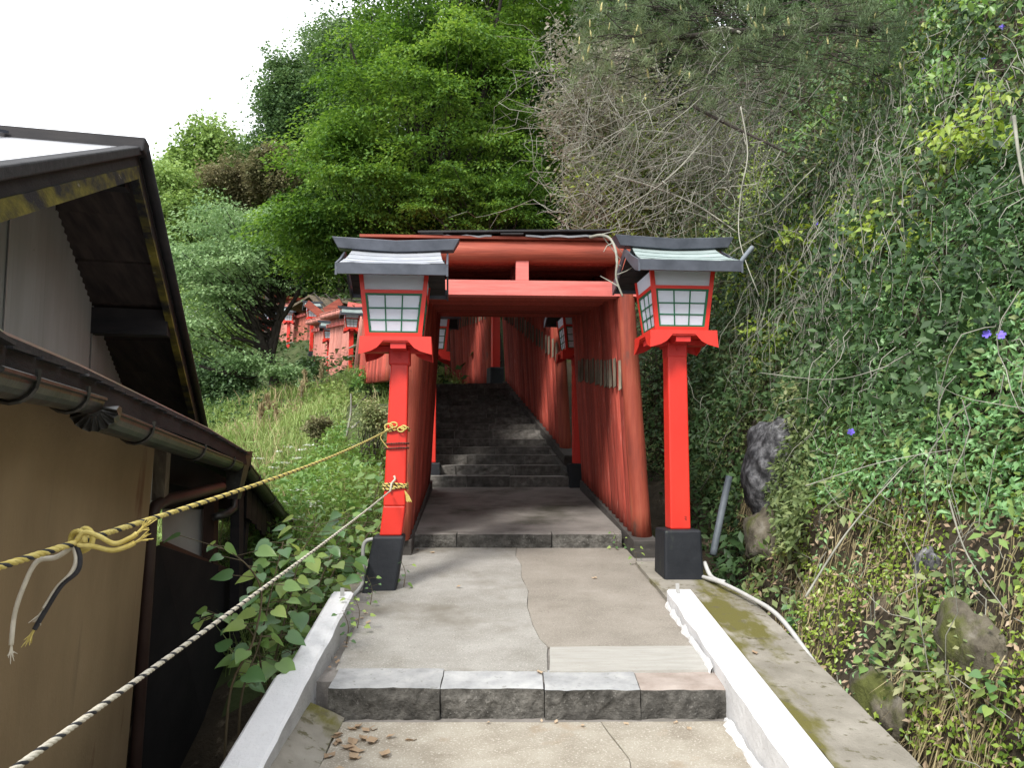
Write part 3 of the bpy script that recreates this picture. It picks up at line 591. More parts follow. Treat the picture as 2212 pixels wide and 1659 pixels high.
# ---------------------------------------------------------------- paper lanterns on posts
def make_lantern(name, post_lean=None, base_lean=0, roofmat='copper_roof', dz=0.0, kink=False, side_detail=True, base_w=.14):
    r = empty(name, (0, 0, 0)); L = dict(local=True)
    def pt(k, p, z, out=0., ref=None):
        a = k*math.pi/2; h = .200+.047*(z-1.786-dz)/.447+out; x, y = p, -h
        return Vector((x*math.cos(a)-y*math.sin(a), x*math.sin(a)+y*math.cos(a), z))
    zb, zt = 1.786+dz, 2.233+dz
    hw = lambda z: .200+.047*(z-zb)/.447
    lx = base_lean
    m = MB(); b = base_w
    m.hexa([(-b+lx*1.2, -b, -.12), (b+lx*1.2, -b, -.12), (b+lx*1.2, b, -.12), (-b+lx*1.2, b, -.12)], [(-b*.92+lx*.25, -b*.92, .37), (b*.92+lx*.25, -b*.92, .37), (b*.92+lx*.25, b*.92, .37), (-b*.92+lx*.25, b*.92, .37)])
    m.build('base', M['black_paint'], r, bevel=.018, **L)
    # post, octagonal look from chamfer
    m = MB(); w0, w1 = (.078, .064) if kink else (.077, .074)
    zs__ = [.37, .58, 1.62+dz] if kink else [.37, 1.62+dz]
    cx = [-.012, .012, .035] if kink else [0, 0]; ww = [w0, w0, w1] if kink else [w0, w1]
    for i in range(len(zs__)-1):
        q = lambda i: [(cx[i]-ww[i], -ww[i], zs__[i]), (cx[i]+ww[i], -ww[i], zs__[i]), (cx[i]+ww[i], ww[i], zs__[i]), (cx[i]-ww[i], ww[i], zs__[i])]
        m.hexa(q(i), q(i+1))
    m.build('post', M['red_paint'], r, bevel=.010, **L)
    ox = cx[-1]
    h = MB().box(ox-.078, ox+.078, -.078, .078, 1.60+dz, 1.72+dz).build('post_head', M['dull_red_paint'], r, bevel=.012, **L)
    MB().tube([(ox, -.079, 1.66+dz), (ox, -.090, 1.66+dz)], .011, 8).build('bolt', M['dull_red_paint'], h, **L)
    # tray: board and cusped skirt plates
    m = MB().box(ox*.5-.245, ox*.5+.245, -.245, .245, 1.742+dz, 1.785+dz); tr = m.build('tray', M['red_paint'], r, bevel=.004, **L)
    m = MB().box(-.055+ox, .055+ox, -.23, .23, 1.70+dz, 1.742+dz); m.box(-.23, .23, -.055, .055, 1.696+dz, 1.738+dz); m.build('cross_arm', M['dull_red_paint'], r, **L)
    prof = [(-.250, 0), (-.250, -.128), (-.225, -.122), (-.175, -.105), (-.13, -.08), (-.10, -.045), (-.085, -.028), (.085, -.028), (.10, -.045), (.13, -.08), (.175, -.105), (.225, -.122), (.250, -.128), (.250, 0)]
    for k in range(4):
        a = k*math.pi/2; rows = []
        for o_ in (.246, .252):
            for p, q in prof:
                out = o_-.03*q; x, y = p*(1-.25*q if abs(p) > .2 else 1), -out
                rows.append((x*math.cos(a)-y*math.sin(a)+ox*.5, x*math.sin(a)+y*math.cos(a), 1.783+dz+q))
        n = len(prof); m = MB().add(rows, [tuple(range(n)), tuple(range(n, 2*n))[::-1]]+[(i, i+n, (i+1) % n+n, (i+1) % n) for i in range(n)])
        m.build('skirt_plate', M['red_paint'] if k in (0, 3, 1) else M['dull_red_paint'], tr, **L)
    for k in range(4):
        fr = MB(); c = .030
        def strip(p0a, p1a, z0, z1, out0, out1, mb, rel=True):   # trapezoid bar between z0,z1; p given as functions
            vs = []
            for z, (pa, pb) in ((z0, (p0a(z0), p1a(z0))), (z1, (p0a(z1), p1a(z1)))):
                vs += [pt(k, pa, z, out0), pt(k, pb, z, out0), pt(k, pb, z, out1), pt(k, pa, z, out1)]
            mb.hexa(vs[:4], vs[4:])
        e = lambda s_: (lambda z: s_*hw(z)); ei = lambda s_, d_: (lambda z: s_*(hw(z)-d_))
        strip(e(-1), ei(-1, c), zb, zt, 0, -.03, fr); strip(ei(1, c), ei(1, .0015), zb, zt, -.001, -.03, fr)
        strip(ei(-1, c), ei(1, c), zb, zb+.030, -.0005, -.028, fr); strip(ei(-1, c), ei(1, c), 2.098+dz, 2.122+dz, -.0005, -.028, fr)
        f = fr.build('frame', M['red_paint'], r, **L)
        MBp = MB(); strip(ei(-1, c), ei(1, c), 2.122+dz, zt, -.012, -.018, MBp); MBp.build('upper_panel', M['paper'], f, **L)
        g_ = MB(); z0, z1_ = zb+.030, 2.098+dz; gd = .014
        strip(ei(-1, c), ei(-1, c+gd), z0, z1_, -.006, -.02, g_); strip(ei(1, c+gd), ei(1, c), z0, z1_, -.006, -.02, g_)
        strip(ei(-1, c+gd), ei(1, c+gd), z0, z0+gd*.9, -.006, -.02, g_); strip(ei(-1, c+gd), ei(1, c+gd), z1_-gd*.9, z1_, -.006, -.02, g_)
        zz = [z0+gd*.9+(z1_-z0-1.8*gd)*q for q in (0, .31, .64, 1)]
        iw = lambda z: hw(z)-c-gd
        for q in (-1, 1):
            strip(lambda z: q*iw(z)/3-.0045, lambda z: q*iw(z)/3+.0045, z0+gd, z1_-gd, -.009, -.02, g_)
        for q in (1, 2):
            strip(ei(-1, c+gd), ei(1, c+gd), zz[q]-.0045, zz[q]+.0045, -.0085, -.0195, g_)
        g_.build('lattice', M['green_paint'], r, **L)
        for ci in range(3):
            for ri in range(3):
                pm = MB(); strip(lambda z: (ci*2/3-1)*iw(z)+.003, lambda z: (ci*2/3-1/3)*iw(z)-.003, zz[ri]+.002, zz[ri+1]-.002, -.014, -.018, pm)
                pm.build('pane', M['paper'], f, **L)
    # roof: ridge along x, two slopes, fascias, barge boards
    ze, zr = 2.262+dz, 2.455+dz; ye = .445; xe = .372
    for sgn in (-1, 1):
        m = MB(); n = 8; nyy = 4; rows = []
        for j in range(nyy+1):
            t = j/nyy; y = sgn*(ye-.02)*(1-t); z = ze+(zr-ze)*t-.022*math.sin(t*math.pi); hx = (xe-.012)*(1-.10*t)
            for i in range(n+1): u = i/n*2-1; rows.append((u*hx, y, z+.016*u*u+(.007*math.sin(i*2.1+sgn) if j == 0 else 0)))
        fs = [(j*(n+1)+i, j*(n+1)+i+1, (j+1)*(n+1)+i+1, (j+1)*(n+1)+i) for j in range(nyy) for i in range(n)]
        m.add(rows, fs); o = m.build('roof_sheet', M[roofmat], r, **L)
        sf = o.modifiers.new('t', 'SOLIDIFY'); sf.thickness = .006
        m = MB()                      # seams
        for j in (1, 2, 3):
            t = j/nyy; y = sgn*(ye-.02)*(1-t); z = ze+(zr-ze)*t-.022*math.sin(t*math.pi)+.004; hx = (xe-.014)*(1-.10*t)
            m.tube([(u*hx, y, z+.016*u*u) for u in np.linspace(-1, 1, 7)], .0035, 5)
        m.build('seam', M[roofmat], o, **L)
        m = MB().hexa([(-xe, sgn*ye, ze-.075), (xe, sgn*ye, ze-.075), (xe-.004, sgn*(ye-.025), ze-.075), (-xe+.004, sgn*(ye-.025), ze-.075)], [(-xe-.012, sgn*(ye+.006), ze), (xe+.012, sgn*(ye+.006), ze), (xe+.01, sgn*(ye-.02), ze), (-xe-.01, sgn*(ye-.02), ze)])
        m.build('fascia', M['slate_metal'], r, **L)
        m = MB()                      # boarded underside
        for q in range(5):
            a_, b_ = q/5, (q+.94)/5; y0_, y1_ = sgn*(ye-.03)*(1-a_), sgn*(ye-.03)*(1-b_); za, zb_ = ze-.035+(zr-ze-.02)*a_, ze-.035+(zr-ze-.02)*b_
            m = MB().hexa([(-xe+.01, y0_, za-.012), (xe-.01, y0_, za-.012), (xe-.01, y1_, zb_-.012), (-xe+.01, y1_, zb_-.012)], [(-xe+.01, y0_, za), (xe-.01, y0_, za), (xe-.01, y1_, zb_), (-xe+.01, y1_, zb_)])
            m.build('eave_board', M['dark_board'], r, **L)
        for sx in (-1, 1):
            m = MB(); pts = [(sgn*(ye+.004), ze-.085), (sgn*(ye+.004), ze+.0), (sgn*.25, ze+.075), (0, zr+.0), (0, zr-.06), (sgn*.22, ze+.01), (sgn*(ye-.10), ze-.055)]
            m.prism([(sx*(xe+.001), a_, b_) for a_, b_ in pts], (sx*.014, 0, 0)); m.build('barge_board', M['slate_metal'], r, **L)
    m = MB(); rows = []; n = 10
    for i in range(n+1):
        u = i/n*2-1; zc = .022*abs(u); tx = .470*u; bx = .425*u
        rows += [(bx, -.05, zr-.01+zc), (bx, .05, zr-.01+zc), (tx, .065, zr+.072+zc), (tx, -.065, zr+.072+zc)]
    fs = [(i*4+k, i*4+4+k, i*4+4+(k+1) % 4, i*4+(k+1) % 4) for i in range(n) for k in range(4)]+[(0, 1, 2, 3), (n*4+3, n*4+2, n*4+1, n*4)]
    m.add(rows, fs); m.build('ridge_cap', M['slate_metal'], r, bevel=.004, **L)
    return r
lanL = make_lantern('post_lantern', base_lean=-.085, roofmat='zinc_roof', kink=True, base_w=.120)
lanL.location = (-.862, 5.905, .651); lanL.rotation_euler = (0, 0, .075)
tag(lanL, 'big red lantern with white panes and pale zinc roof, roped post, left of the path', 'lantern', 'red lanterns along the shrine path')
lanR = make_lantern('post_lantern', dz=.062, roofmat='copper_roof', base_w=.152)
lanR.location = (1.252, 6.154, .673); lanR.rotation_euler = (0, 0, .085)
tag(lanR, 'big red lantern with greenish copper roof, right of the path before the bank', 'lantern', 'red lanterns along the shrine path')
far = [((-1.10, 10.85, 1.12), .1, 'red lantern half hidden behind the left wall of the nearest tunnel'), ((.88, 10.66, 1.11), .12, 'red lantern at the foot of the stairs just behind the right tunnel wall'),
       ((-.33, 15.95, 2.95), .3, 'red lantern with black base at the top of the stairs before the upper tunnel')]
for p, rz, lab in far: o = copy_tree(lanR, p, rz); o['label'] = lab

# ---------------------------------------------------------------- torii rows and lanterns on the hillside
d_pale = set_of((M['pale_red'], M['red_beam'], M['pale_red']), True); d_mid = set_of((M['pale_wall'], M['red_beam'], M['log_red']), True); d_worn = set_of((M['white_worn'], M['pale_red'], M['pale_red']), True); d_far = set_of((M['log_post'], M['red_beam'], M['log_red']), True)
def place_row(u, v, d, cnt, ang, dd, what, rise=.30, sc_=1.0, step=.2, dzb=-.35):
    p0 = P(u, v, d); dx, dy = math.sin(ang), math.cos(ang)
    for i in range(cnt):
        t = step*i
        x, y, z = p0.x+dx*t, p0.y+dy*t, p0.z+dzb+rise*t
        # loc is torii centre; the left pillar foot is at p0
        cx, cy = x+1.045*math.cos(-ang), y+1.045*math.sin(-ang)
        torii(dd, (cx, cy, z), -ang, '%s torii gate, %s in the %s' % (what[0], ORD[i], what[1]), what[2], plaque=False, scale=sc_)
    return p0
rows = [(852, 812, 25, 14, -.43, d_worn, ('whitish worn', 'paint-stripped row behind the left lantern', 'worn torii row behind the left lantern'), .06, -.3),
        (752, 818, 28, 13, -.50, d_pale, ('pale red', 'row beside the middle hillside lantern', 'pale torii row on the hillside'), .08, -.3),
        (709, 812, 33, 12, -.52, d_pale, ('faded red', 'row beside the lower hillside lantern', 'faded torii row on the hillside'), .08, -.3),
        (674, 765, 38, 17, -.54, d_mid, ('red', 'tall row under the bark roof', 'red torii row under the bark roof'), .06, -.3),
        (629, 762, 42, 16, -.56, d_pale, ('pinkish', 'row behind the tree trunk', 'pinkish torii row behind the tree'), .06, -.2),
        (585, 735, 46, 16, -.60, d_far, ('bright red', 'farthest row seen through the tree', 'farthest torii row'), .05, -.1)]
for (u, v, d, c_, a_, dd, what, rise, dzb) in rows: place_row(u, v, d, c_, a_, dd, what, rise, dzb=dzb)
hl = [((757, 822, 27), 'hillside lantern with white panes beside the pale red torii row', .02), ((709, 828, 32), 'lower hillside lantern with small panes between the two pale torii rows', .0),
      ((672, 772, 35.5), 'hillside lantern half hidden under the bark roof', .1), ((622, 770, 40), 'dark shaded hillside lantern behind the tree trunk', -.1), ((586, 780, 40), 'farthest hillside lantern glimpsed left of the tree trunk', .2)]
for (uvd, lab, rz) in hl:
    p = P(*uvd); c = copy_tree(lanR, (p.x, p.y, p.z-.1), rz+.25); c['label'] = lab
# single leaning post and rails near the near rows
a, b = P(785, 684, 24.5), P(766, 826, 24.5)
m = MB(); m.tube([b-Vector((0, 0, .5)), (a+b)/2, a], .10, 12); tag(m.build('leaning_post', M['pale_red'], smooth=True), 'pale pink leaning log post left of the big left lantern, far behind', 'post')
a, b = P(790, 690, 23.5), P(788, 812, 23.5)
m = MB(); m.beam(b-Vector((0, 0, .5)), a, .13, .13, Vector((0, 1, 0))); pr_ = m.build('square_post', M['red_beam']); tag(pr_, 'square red post with black cap beside the leaning pink log', 'post')
m = MB(); m.beam(a, a+Vector((0, 0, .12)), .17, .17, Vector((0, 1, 0))); m.build('cap', M['black_paint'], None).parent = pr_
for k, (p, q, d) in enumerate((((754, 752), (771, 742), 26), ((752, 772), (763, 768), 26), ((700, 775), (716, 765), 31), ((697, 797), (712, 797), 31), ((616, 745), (630, 737), 37))):
    a, b = P(*p, d), P(*q, d); b.y += .3
    o = MB().tube([a, (a+b)/2+Vector((0, 0, .02)), b], .028, 6).build('bamboo_rail', M['dry_twig'], origin=a)
    tag(o, 'short straw coloured rail tied at the %s' % ['middle hillside lantern, upper one', 'middle hillside lantern, lower one', 'lower hillside lantern, upper one', 'lower hillside lantern, lower one', 'dark hillside lantern'][k], 'rail')
# bark roofs over the rows
def bark_roof(pts_front, run, label, sagd=.1):
    """pts_front: list of points of the front edge (left eave, ridge, right eave); run: vector back"""
    mb = MB(); rows = []; n = 10; F_ = [Vector(p) for p in pts_front]; segs = []
    prof = []
    for a, b in zip(F_, F_[1:]):
        for i in range(6): prof.append(a.lerp(b, i/6))
    prof.append(F_[-1]); k = len(prof)
    for layer in (0, -.10):
        for j in range(n+1):
            for i, p in enumerate(prof):
                q = p+Vector(run)*(j/n); nn = noise.noise(q*3)*.08; rows.append(q+Vector((0, 0, layer+nn-sagd*math.sin(j/n*math.pi))))
    off = (n+1)*k; fs = []
    for j in range(n):
        for i in range(k-1):
            a = j*k+i; fs.append((a, a+1, a+k+1, a+k)); fs.append((a+off, a+k+off, a+k+1+off, a+1+off))
    for i in range(k-1): fs.append((i, i+off, i+1+off, i+1)); a = n*k+i; fs.append((a, a+1, a+1+off, a+off))
    for j in range(n):
        a = j*k; fs.append((a, a+k, a+k+off, a+off)); a = j*k+k-1; fs.append((a, a+off, a+k+off, a+k))
    mb.add(rows, fs); r = mb.build('bark_roof', M['bark_roof']); tag(r, label, 'roof')
    for q in range(4):   # battens lying on the roof
        t = .1+.26*q; a = prof[1]+Vector(run)*t+Vector((0, 0, .06)); b = prof[-2]+Vector(run)*t+Vector((0, 0, .06)); c = F_[1]+Vector(run)*t+Vector((0, 0, .09))
        MB().tube([a, c, b], .035, 6).build('batten', M['bark'], r)
    return r
bark_roof([P(622, 665, 37.5), P(668, 636, 37.5), P(704, 676, 34.5)], (1.2, 4.0, .6), 'mossy bark roof with a peak above the hillside torii rows')
bark_roof([P(700, 676, 33), P(735, 650, 33), P(790, 656, 32)], (1.0, 4.5, .8), 'low mossy bark roof right of the peaked one')
bark_roof([P(545, 668, 45), P(585, 652, 45), P(628, 662, 43)], (.6, 4.0, .4), 'pale bark roof over the farthest torii row')
for k, (p, q, d) in enumerate((((752, 659), (786, 664), 30.5), ((663, 655), (702, 686), 34), ((702, 674), (738, 652), 32))):
    a, b = P(*p, d), P(*q, d)
    o = MB().beam(a, b, .2, .22 if k == 0 else .3).build('cross_beam', M['red_beam'] if k == 0 else M['log_red']); tag(o, ['square red beam end sticking out right of the bark roofs', 'red log rafter under the right side of the peaked bark roof', 'red log rafter under the low bark roof'][k], 'beam')

# ---------------------------------------------------------------- house on the left
A_ = Vector((-2.316, 4.851, 0)); ZT = 3.50; SL = .478
def HA(s, o, z): return Vector((A_.x-.25*s+o*.970, A_.y+s+o*.2425, z))
def rz_(s): return ZT-(.425 if s < 0 else .486)*abs(s)
house = empty('old_house', (-4, 5, -2.6), 'weathered house with corrugated gable wall, black eaves and flaking yellow barge boards', 'house')
for s0, s1 in ((-3.6, 0), (0, 3.75)):
    a0, a1 = (0, s0) if s0 else (0, s1)
    m = MB(); e_ = s0 if s0 else s1
    m.hexa([HA(0, .0, ZT-.05), HA(e_, .0, rz_(e_)-.05), HA(e_, -6, rz_(e_)-.05), HA(0, -6, ZT-.05)], [HA(0, .0, ZT), HA(e_, .0, rz_(e_)), HA(e_, -6, rz_(e_)), HA(0, -6, ZT)])
    m.build('roof', M['roof_metal'], house)
    sg = 1 if e_ > 0 else -1
    # soffit boards across the overhang
    q = 0.02
    while q < abs(e_)-.1:
        m = MB(); q1 = min(q+.44, abs(e_)); th = .012 if int(q/.45) % 2 else .02
        m.hexa([HA(sg*q, -.06, rz_(sg*q)-.06-th), HA(sg*(q1-.006), -.06, rz_(sg*q1)-.06-th), HA(sg*(q1-.006), -.75, rz_(sg*q1)-.06-th), HA(sg*q, -.75, rz_(sg*q)-.06-th)],
               [HA(sg*q, -.06, rz_(sg*q)-.052), HA(sg*(q1-.006), -.06, rz_(sg*q1)-.052), HA(sg*(q1-.006), -.75, rz_(sg*q1)-.052), HA(sg*q, -.75, rz_(sg*q)-.052)])
        m.build('soffit_board', M['soffit'], house); q += .45
    # barge: metal trim, black board, yellow flaking lower board
    def rake(o0, o1, d0, d1, mat, nm, over=0.0, bev=0):
        m = MB(); e2 = e_+sg*over
        m.hexa([HA(0, o0, ZT-d1), HA(e2, o0, rz_(e2)-d1), HA(e2, o1, rz_(e2)-d1), HA(0, o1, ZT-d1)], [HA(0, o0, ZT-d0), HA(e2, o0, rz_(e2)-d0), HA(e2, o1, rz_(e2)-d0), HA(0, o1, ZT-d0)])
        return m.build(nm, mat, house, bevel=bev)
    rake(.03, -.055, -.012, .045, M['dark_board'], 'roof_edge', .05, .008)
    rake(.0, -.05, .046, .115 if sg < 0 else .16, M['black_wood'], 'barge_board', .02)
    rake(.006, -.045, .116 if sg < 0 else .161, .20 if sg < 0 else .198, M['yellow_flake'], 'barge_trim', -.1 if sg > 0 else 0)
    if sg > 0: m = MB(); m.tube([HA(0, .03, ZT-.02), HA(e_, .03, rz_(e_)-.02)], .035, 10); m.build('edge_roll', M['black_wood'], house, smooth=True)
m = MB(); m.hexa([HA(-.11, .05, ZT-.06), HA(.11, .05, ZT-.06), HA(.11, -6, ZT-.06), HA(-.11, -6, ZT-.06)], [HA(-.06, .05, ZT+.045), HA(.06, .05, ZT+.045), HA(.06, -6, ZT+.045), HA(-.06, -6, ZT+.045)])
m.build('ridge_cap', M['black_wood'], house, bevel=.01)
# snow guard bar on the near slope
m = MB(); m.beam(HA(-.55, -.62, rz_(-.55)+.10), HA(-.55, -4, rz_(-.55)+.10), .03, .07); sg_ = m.build('snow_guard', M['black_wood'], house)
for o_ in (-.75, -1.6): MB().beam(HA(-.55, o_, rz_(-.55)+.08), HA(-.1, o_+.05, rz_(-.1)+.03), .03, .015).build('bracket', M['slate_metal'], sg_)
m = MB(); m.beam(HA(1.45, -.62, rz_(1.45)-.17), HA(1.45, -.03, rz_(1.45)-.17), .16, .20); m.build('purlin', M['black_wood'], house)
m = MB(); m.beam(HA(.02, -.62, ZT-.19), HA(.02, -.06, ZT-.19), .12, .16); m.build('purlin', M['black_wood'], house)
# corrugated gable wall (real corrugation)
rows = []; s = -3.7; n = 0; pitch = .034
while s < 4.3:
    o_ = -.58+(.0085 if n % 2 else -.0085); t = rz_(s)-.04; rows += [HA(s, o_, .6), HA(s, o_, t)]; s += pitch; n += 1
m = MB().add(rows, [(2*i, 2*i+2, 2*i+3, 2*i+1) for i in range(n-1)]); cw = m.build('corrugated_wall', M['corrugated'], house); cw.data.materials.append(M['corrugated_shaded']); cw.data.polygons.foreach_set('material_index', [k % 2 for k in range(len(cw.data.polygons))])  # alternate faces take the darker colour as painted shade, so ribs read
for s in (-2.1, -.35, 1.4, 3.1): MB().hexa([HA(s, -.574, .6), HA(s+.02, -.574, .6), HA(s+.02, -.568, .6), HA(s, -.568, .6)], [HA(s, -.574, rz_(s)-.08), HA(s+.02, -.574, rz_(s)-.08), HA(s+.02, -.568, rz_(s)-.08), HA(s, -.568, rz_(s)-.08)]).build('sheet_joint', M['corrugated'], cw)
m = MB(); m.hexa([HA(-3.6, -.62, -2.6), HA(3.6, -.62, -2.6), HA(3.6, -5.5, -2.6), HA(-3.6, -5.5, -2.6)], [HA(-3.6, -.62, 1.7), HA(3.6, -.62, 1.7), HA(3.6, -5.5, 1.7), HA(-3.6, -5.5, 1.7)]); m.build('inner_wall', M['dark_inside'], house)
m = MB()
for k in range(3):
    b0 = HA(3.45+.1*k, -.2+.12*k, 1.72-.12*k); m.prism([b0, b0+Vector((.22, .25, .02)), b0+Vector((.02, .2, -.16))], (-.03, .02, 0))
m.build('eave_end', M['dark_board'], house)
# lower roof with its eave, fascia and gutters
ev = [Vector(p) for p in ((-.80, .9, 1.815), (-.905, 1.336, 1.820), (-1.017, 1.586, 1.826), (-1.19, 2.188, 1.829), (-1.436, 3.093, 1.813), (-1.70, 4.5, 1.73), (-1.952, 6.024, 1.589))]
def wallx(y): return A_.x-.25*(y-A_.y)-.58
m = MB(); rows = []
for p in ev:
    for t in (0, .33, .66, 1): x = p.x+(wallx(p.y)-p.x)*t; rows += [(x, p.y-.02*t, p.z+np.interp(p.y, [1.3, 3.1, 6], [.30, .13, .06])*t)]
m.add(rows, [(i*4+k, i*4+k+1, i*4+k+5, i*4+k+4) for i in range(len(ev)-1) for k in range(3)])
lr = m.build('lower_roof', M['roof_metal'], house); sf = lr.modifiers.new('t', 'SOLIDIFY'); sf.thickness = .02
m = MB()
for a, b in zip(ev, ev[1:]): m.beam(a+Vector((0, 0, -.045)), b+Vector((0, 0, -.045)), .022, .075)
m.build('fascia', M['black_wood'], lr)
m = MB()
for a, b in zip(ev, ev[1:]):
    m.beam(a+Vector((-.02, 0, .004)), b+Vector((-.02, 0, .004)), .06, .014)
    n_ = max(1, int((b-a).length/.16))
    for q in range(n_):
        c0, c1 = a.lerp(b, q/n_), a.lerp(b, (q+.93)/n_); k_ = random.uniform(-.004, .012); m.beam(c0+Vector((k_, 0, -.012)), c1+Vector((k_, 0, -.008)), .05, .007)
m.build('roof_edge', M['dark_board'], lr)
def half_pipe(a, b, r, name, parent, n=10, bands=2):
    a, b = Vector(a), Vector(b); d = (b-a).normalized(); x = d.cross(Vector((0, 0, 1))).normalized(); z = x.cross(d); rows = []
    for e in (a, b):
        for rr in (r, r*.93):
            for k in range(n+1): t = math.pi*(1+k/n); rows.append(e+x*math.cos(t)*rr+z*math.sin(t)*rr)
    N = n+1; f = []
    for k in range(n): f += [(k, k+1, 2*N+k+1, 2*N+k), (N+k, 3*N+k, 3*N+k+1, N+k+1)]
    f += [(0, 2*N, 3*N, N), (n, N+n, 3*N+n, 2*N+n)]
    m = MB().add(rows, f); m.tube([a+x*r, b+x*r], .007, 6); m.tube([a-x*r, b-x*r], .005, 6); o = m.build(name, M['gutter'], parent, smooth=False)
    for q in range(bands):
        c = a.lerp(b, (q+.45)/bands); pts = [c+x*math.cos(math.pi*(1+k/8))*(r+.006)+z*math.sin(math.pi*(1+k/8))*(r+.006) for k in range(9)]
        pts = [pts[0]+z*.03]+pts+[pts[-1]+z*.02]; MB().tube(pts, .006, 5).build('strap', M['gutter'], o)
    return o
gt = half_pipe(P(-60, 795, 1.45), P(192, 862, 2.42), .045, 'gutter', house)
g2 = half_pipe(P(200, 888, 2.42), P(512, 1003, 5.8), .056, 'gutter', house, bands=3)
g3 = half_pipe(P(527, 1008, 5.95), P(645, 1160, 8.6), .055, 'gutter', house, bands=4)
# fluted end of the second gutter
c = P(203, 884, 2.40); m = MB(); n = 18; d_ = Vector((.25, -1, .02)).normalized(); xx = d_.cross(Vector((0, 0, 1))).normalized(); zz_ = Vector((0, 0, 1)); rows = []
for k in range(n+1):
    t = math.pi*(.95+1.1*k/n); o_ = .014 if k % 2 else -.010
    rows += [c+xx*math.cos(t)*.022+zz_*math.sin(t)*.022, c+xx*math.cos(t)*(.064)+zz_*math.sin(t)*.064+d_*o_, c+xx*math.cos(t)*.060+zz_*math.sin(t)*.060-d_*.06]
m.add(rows, [(k*3+j, k*3+j+1, k*3+j+4, k*3+j+3) for k in range(n) for j in (0, 1)]); o = m.build('fluted_end', M['gutter'], g2); o.modifiers.new('t', 'SOLIDIFY').thickness = .004
m = MB(); a = P(500, 975, 5.75); m.hexa([a+Vector((-.02, 0, -.34)), a+Vector((.05, 0, -.34)), a+Vector((.05, .08, -.34)), a+Vector((-.02, .08, -.34))], [a+Vector((-.05, 0, 0)), a+Vector((.11, 0, 0)), a+Vector((.11, .14, 0)), a+Vector((-.05, .14, 0))]); m.build('hopper', M['gutter'], house)
# ochre wall and side pieces
m = MB(); m.prism([(-.80, .1, 1.80), (-1.828, 4.142, 1.70), (-2.00, 4.30, -.1), (-2.25, 4.55, -3), (-.85, .1, -3)], (-.14, -.035, 0)); m.build('ochre_wall', M['ochre'], house)
m = MB(); m.beam(P(352, 960, 4.35), P(345, 1080, 4.4), .07, .05, Vector((0, 1, 0))); m.build('corner_post', M['grey_wood'], house)
m = MB(); m.tube([P(478, 1052, 5.3), P(420, 1066, 4.8), P(360, 1080, 4.42), P(337, 1093, 4.33), P(327, 1120, 4.30), P(316, 1300, 4.33), P(292, 1659, 4.42), P(275, 1900, 4.5)], .033, 12); m.build('downpipe', M['brown_pipe'], house, smooth=True)
def quad3(pts, th, mat, nm, parent): m = MB(); m.prism([P(*p) for p in pts], Vector((0, th, 0))); return m.build(nm, mat, parent)
quad3([(350, 1098, 5.4), (441, 1082, 6.0), (441, 1205, 6.0), (350, 1172, 5.4)], .05, M['white_plaster'], 'white_panel', house)
quad3([(336, 1180, 4.9), (500, 1235, 6.3), (520, 1900, 6.6), (270, 1900, 4.9)], .05, M['dark_inside'], 'lower_wall', house)
quad3([(345, 1172, 5.2), (498, 1236, 6.2), (498, 1244, 6.2), (345, 1186, 5.2)], .08, M['brown_pipe'], 'sloping_beam', house)
quad3([(440, 1068, 5.9), (463, 1066, 5.9), (461, 1222, 5.9), (438, 1212, 5.9)], .09, M['brown_pipe'], 'post', house)
quad3([(498, 1066, 6.1), (517, 1066, 6.1), (514, 1900, 6.1), (490, 1900, 6.1)], .1, M['black_wood'], 'post', house)
quad3([(520, 1060, 6.5), (536, 1085, 6.5), (527, 1200, 6.5), (515, 1200, 6.5)], .07, M['black_wood'], 'brace', house)
quad3([(512, 1212, 6.3), (537, 1208, 6.3), (537, 1288, 6.3), (508, 1290, 6.3)], .1, M['black_wood'], 'beam_end', house)
quad3([(536, 1222, 6.9), (612, 1220, 7.6), (612, 1232, 7.6), (536, 1240, 6.9)], .07, M['black_wood'], 'rail', house)
quad3([(345, 968, 4.6), (500, 1040, 6.4), (500, 1075, 6.4), (345, 1040, 4.6)], .05, M['dark_inside'], 'upper_beam', house)
quad3([(352, 1000, 5.3), (505, 1040, 6.6), (505, 1100, 6.6), (352, 1100, 5.3)], .05, M['dark_inside'], 'inner_panel', house)
e3 = [P(522, 988, 5.95), P(560, 1036, 6.7), P(610, 1102, 7.8), P(652, 1157, 8.7)]
m = MB(); rows = []
for p in e3: rows += [p, p+Vector((-.5, .35, .01)), p+Vector((-1.1, .8, .03))]
m.add(rows, [(i*3+k, i*3+k+1, i*3+k+4, i*3+k+3) for i in range(3) for k in (0, 1)]); r3 = m.build('end_roof', M['dark_board'], house); r3.modifiers.new('t', 'SOLIDIFY').thickness = .03
for q in range(9):
    t = q/9; a = e3[0].lerp(e3[3], .14+t*.62)+Vector((-.05, .02, -.10)); h_ = .20+.05*random.random()+.02*(q % 3)
    b = e3[0].lerp(e3[3], .14+(t+.105)*.62)+Vector((-.05, .02, -.10))
    m = MB().prism([a, b, b-Vector((0, 0, h_)), a-Vector((0, 0, h_+.02))], (-.02, .01, 0)); m.build('hanging_board', M['black_wood'], r3)
quad3([(606, 1158, 8.5), (640, 1165, 8.5), (632, 1212, 8.5), (606, 1205, 8.5)], .15, M['black_wood'], 'roof_foot', house)
quad3([(616, 1210, 8.6), (630, 1210, 8.6), (628, 1300, 8.6), (612, 1300, 8.6)], .12, M['black_wood'], 'post', house)
m = MB(); m.tube([P(505, 1075, 6.0), P(505, 1098, 6.0), P(490, 1110, 5.9), P(462, 1118, 5.8)], .03, 8); m.build('drain_elbow', M['gutter'], house, smooth=True)

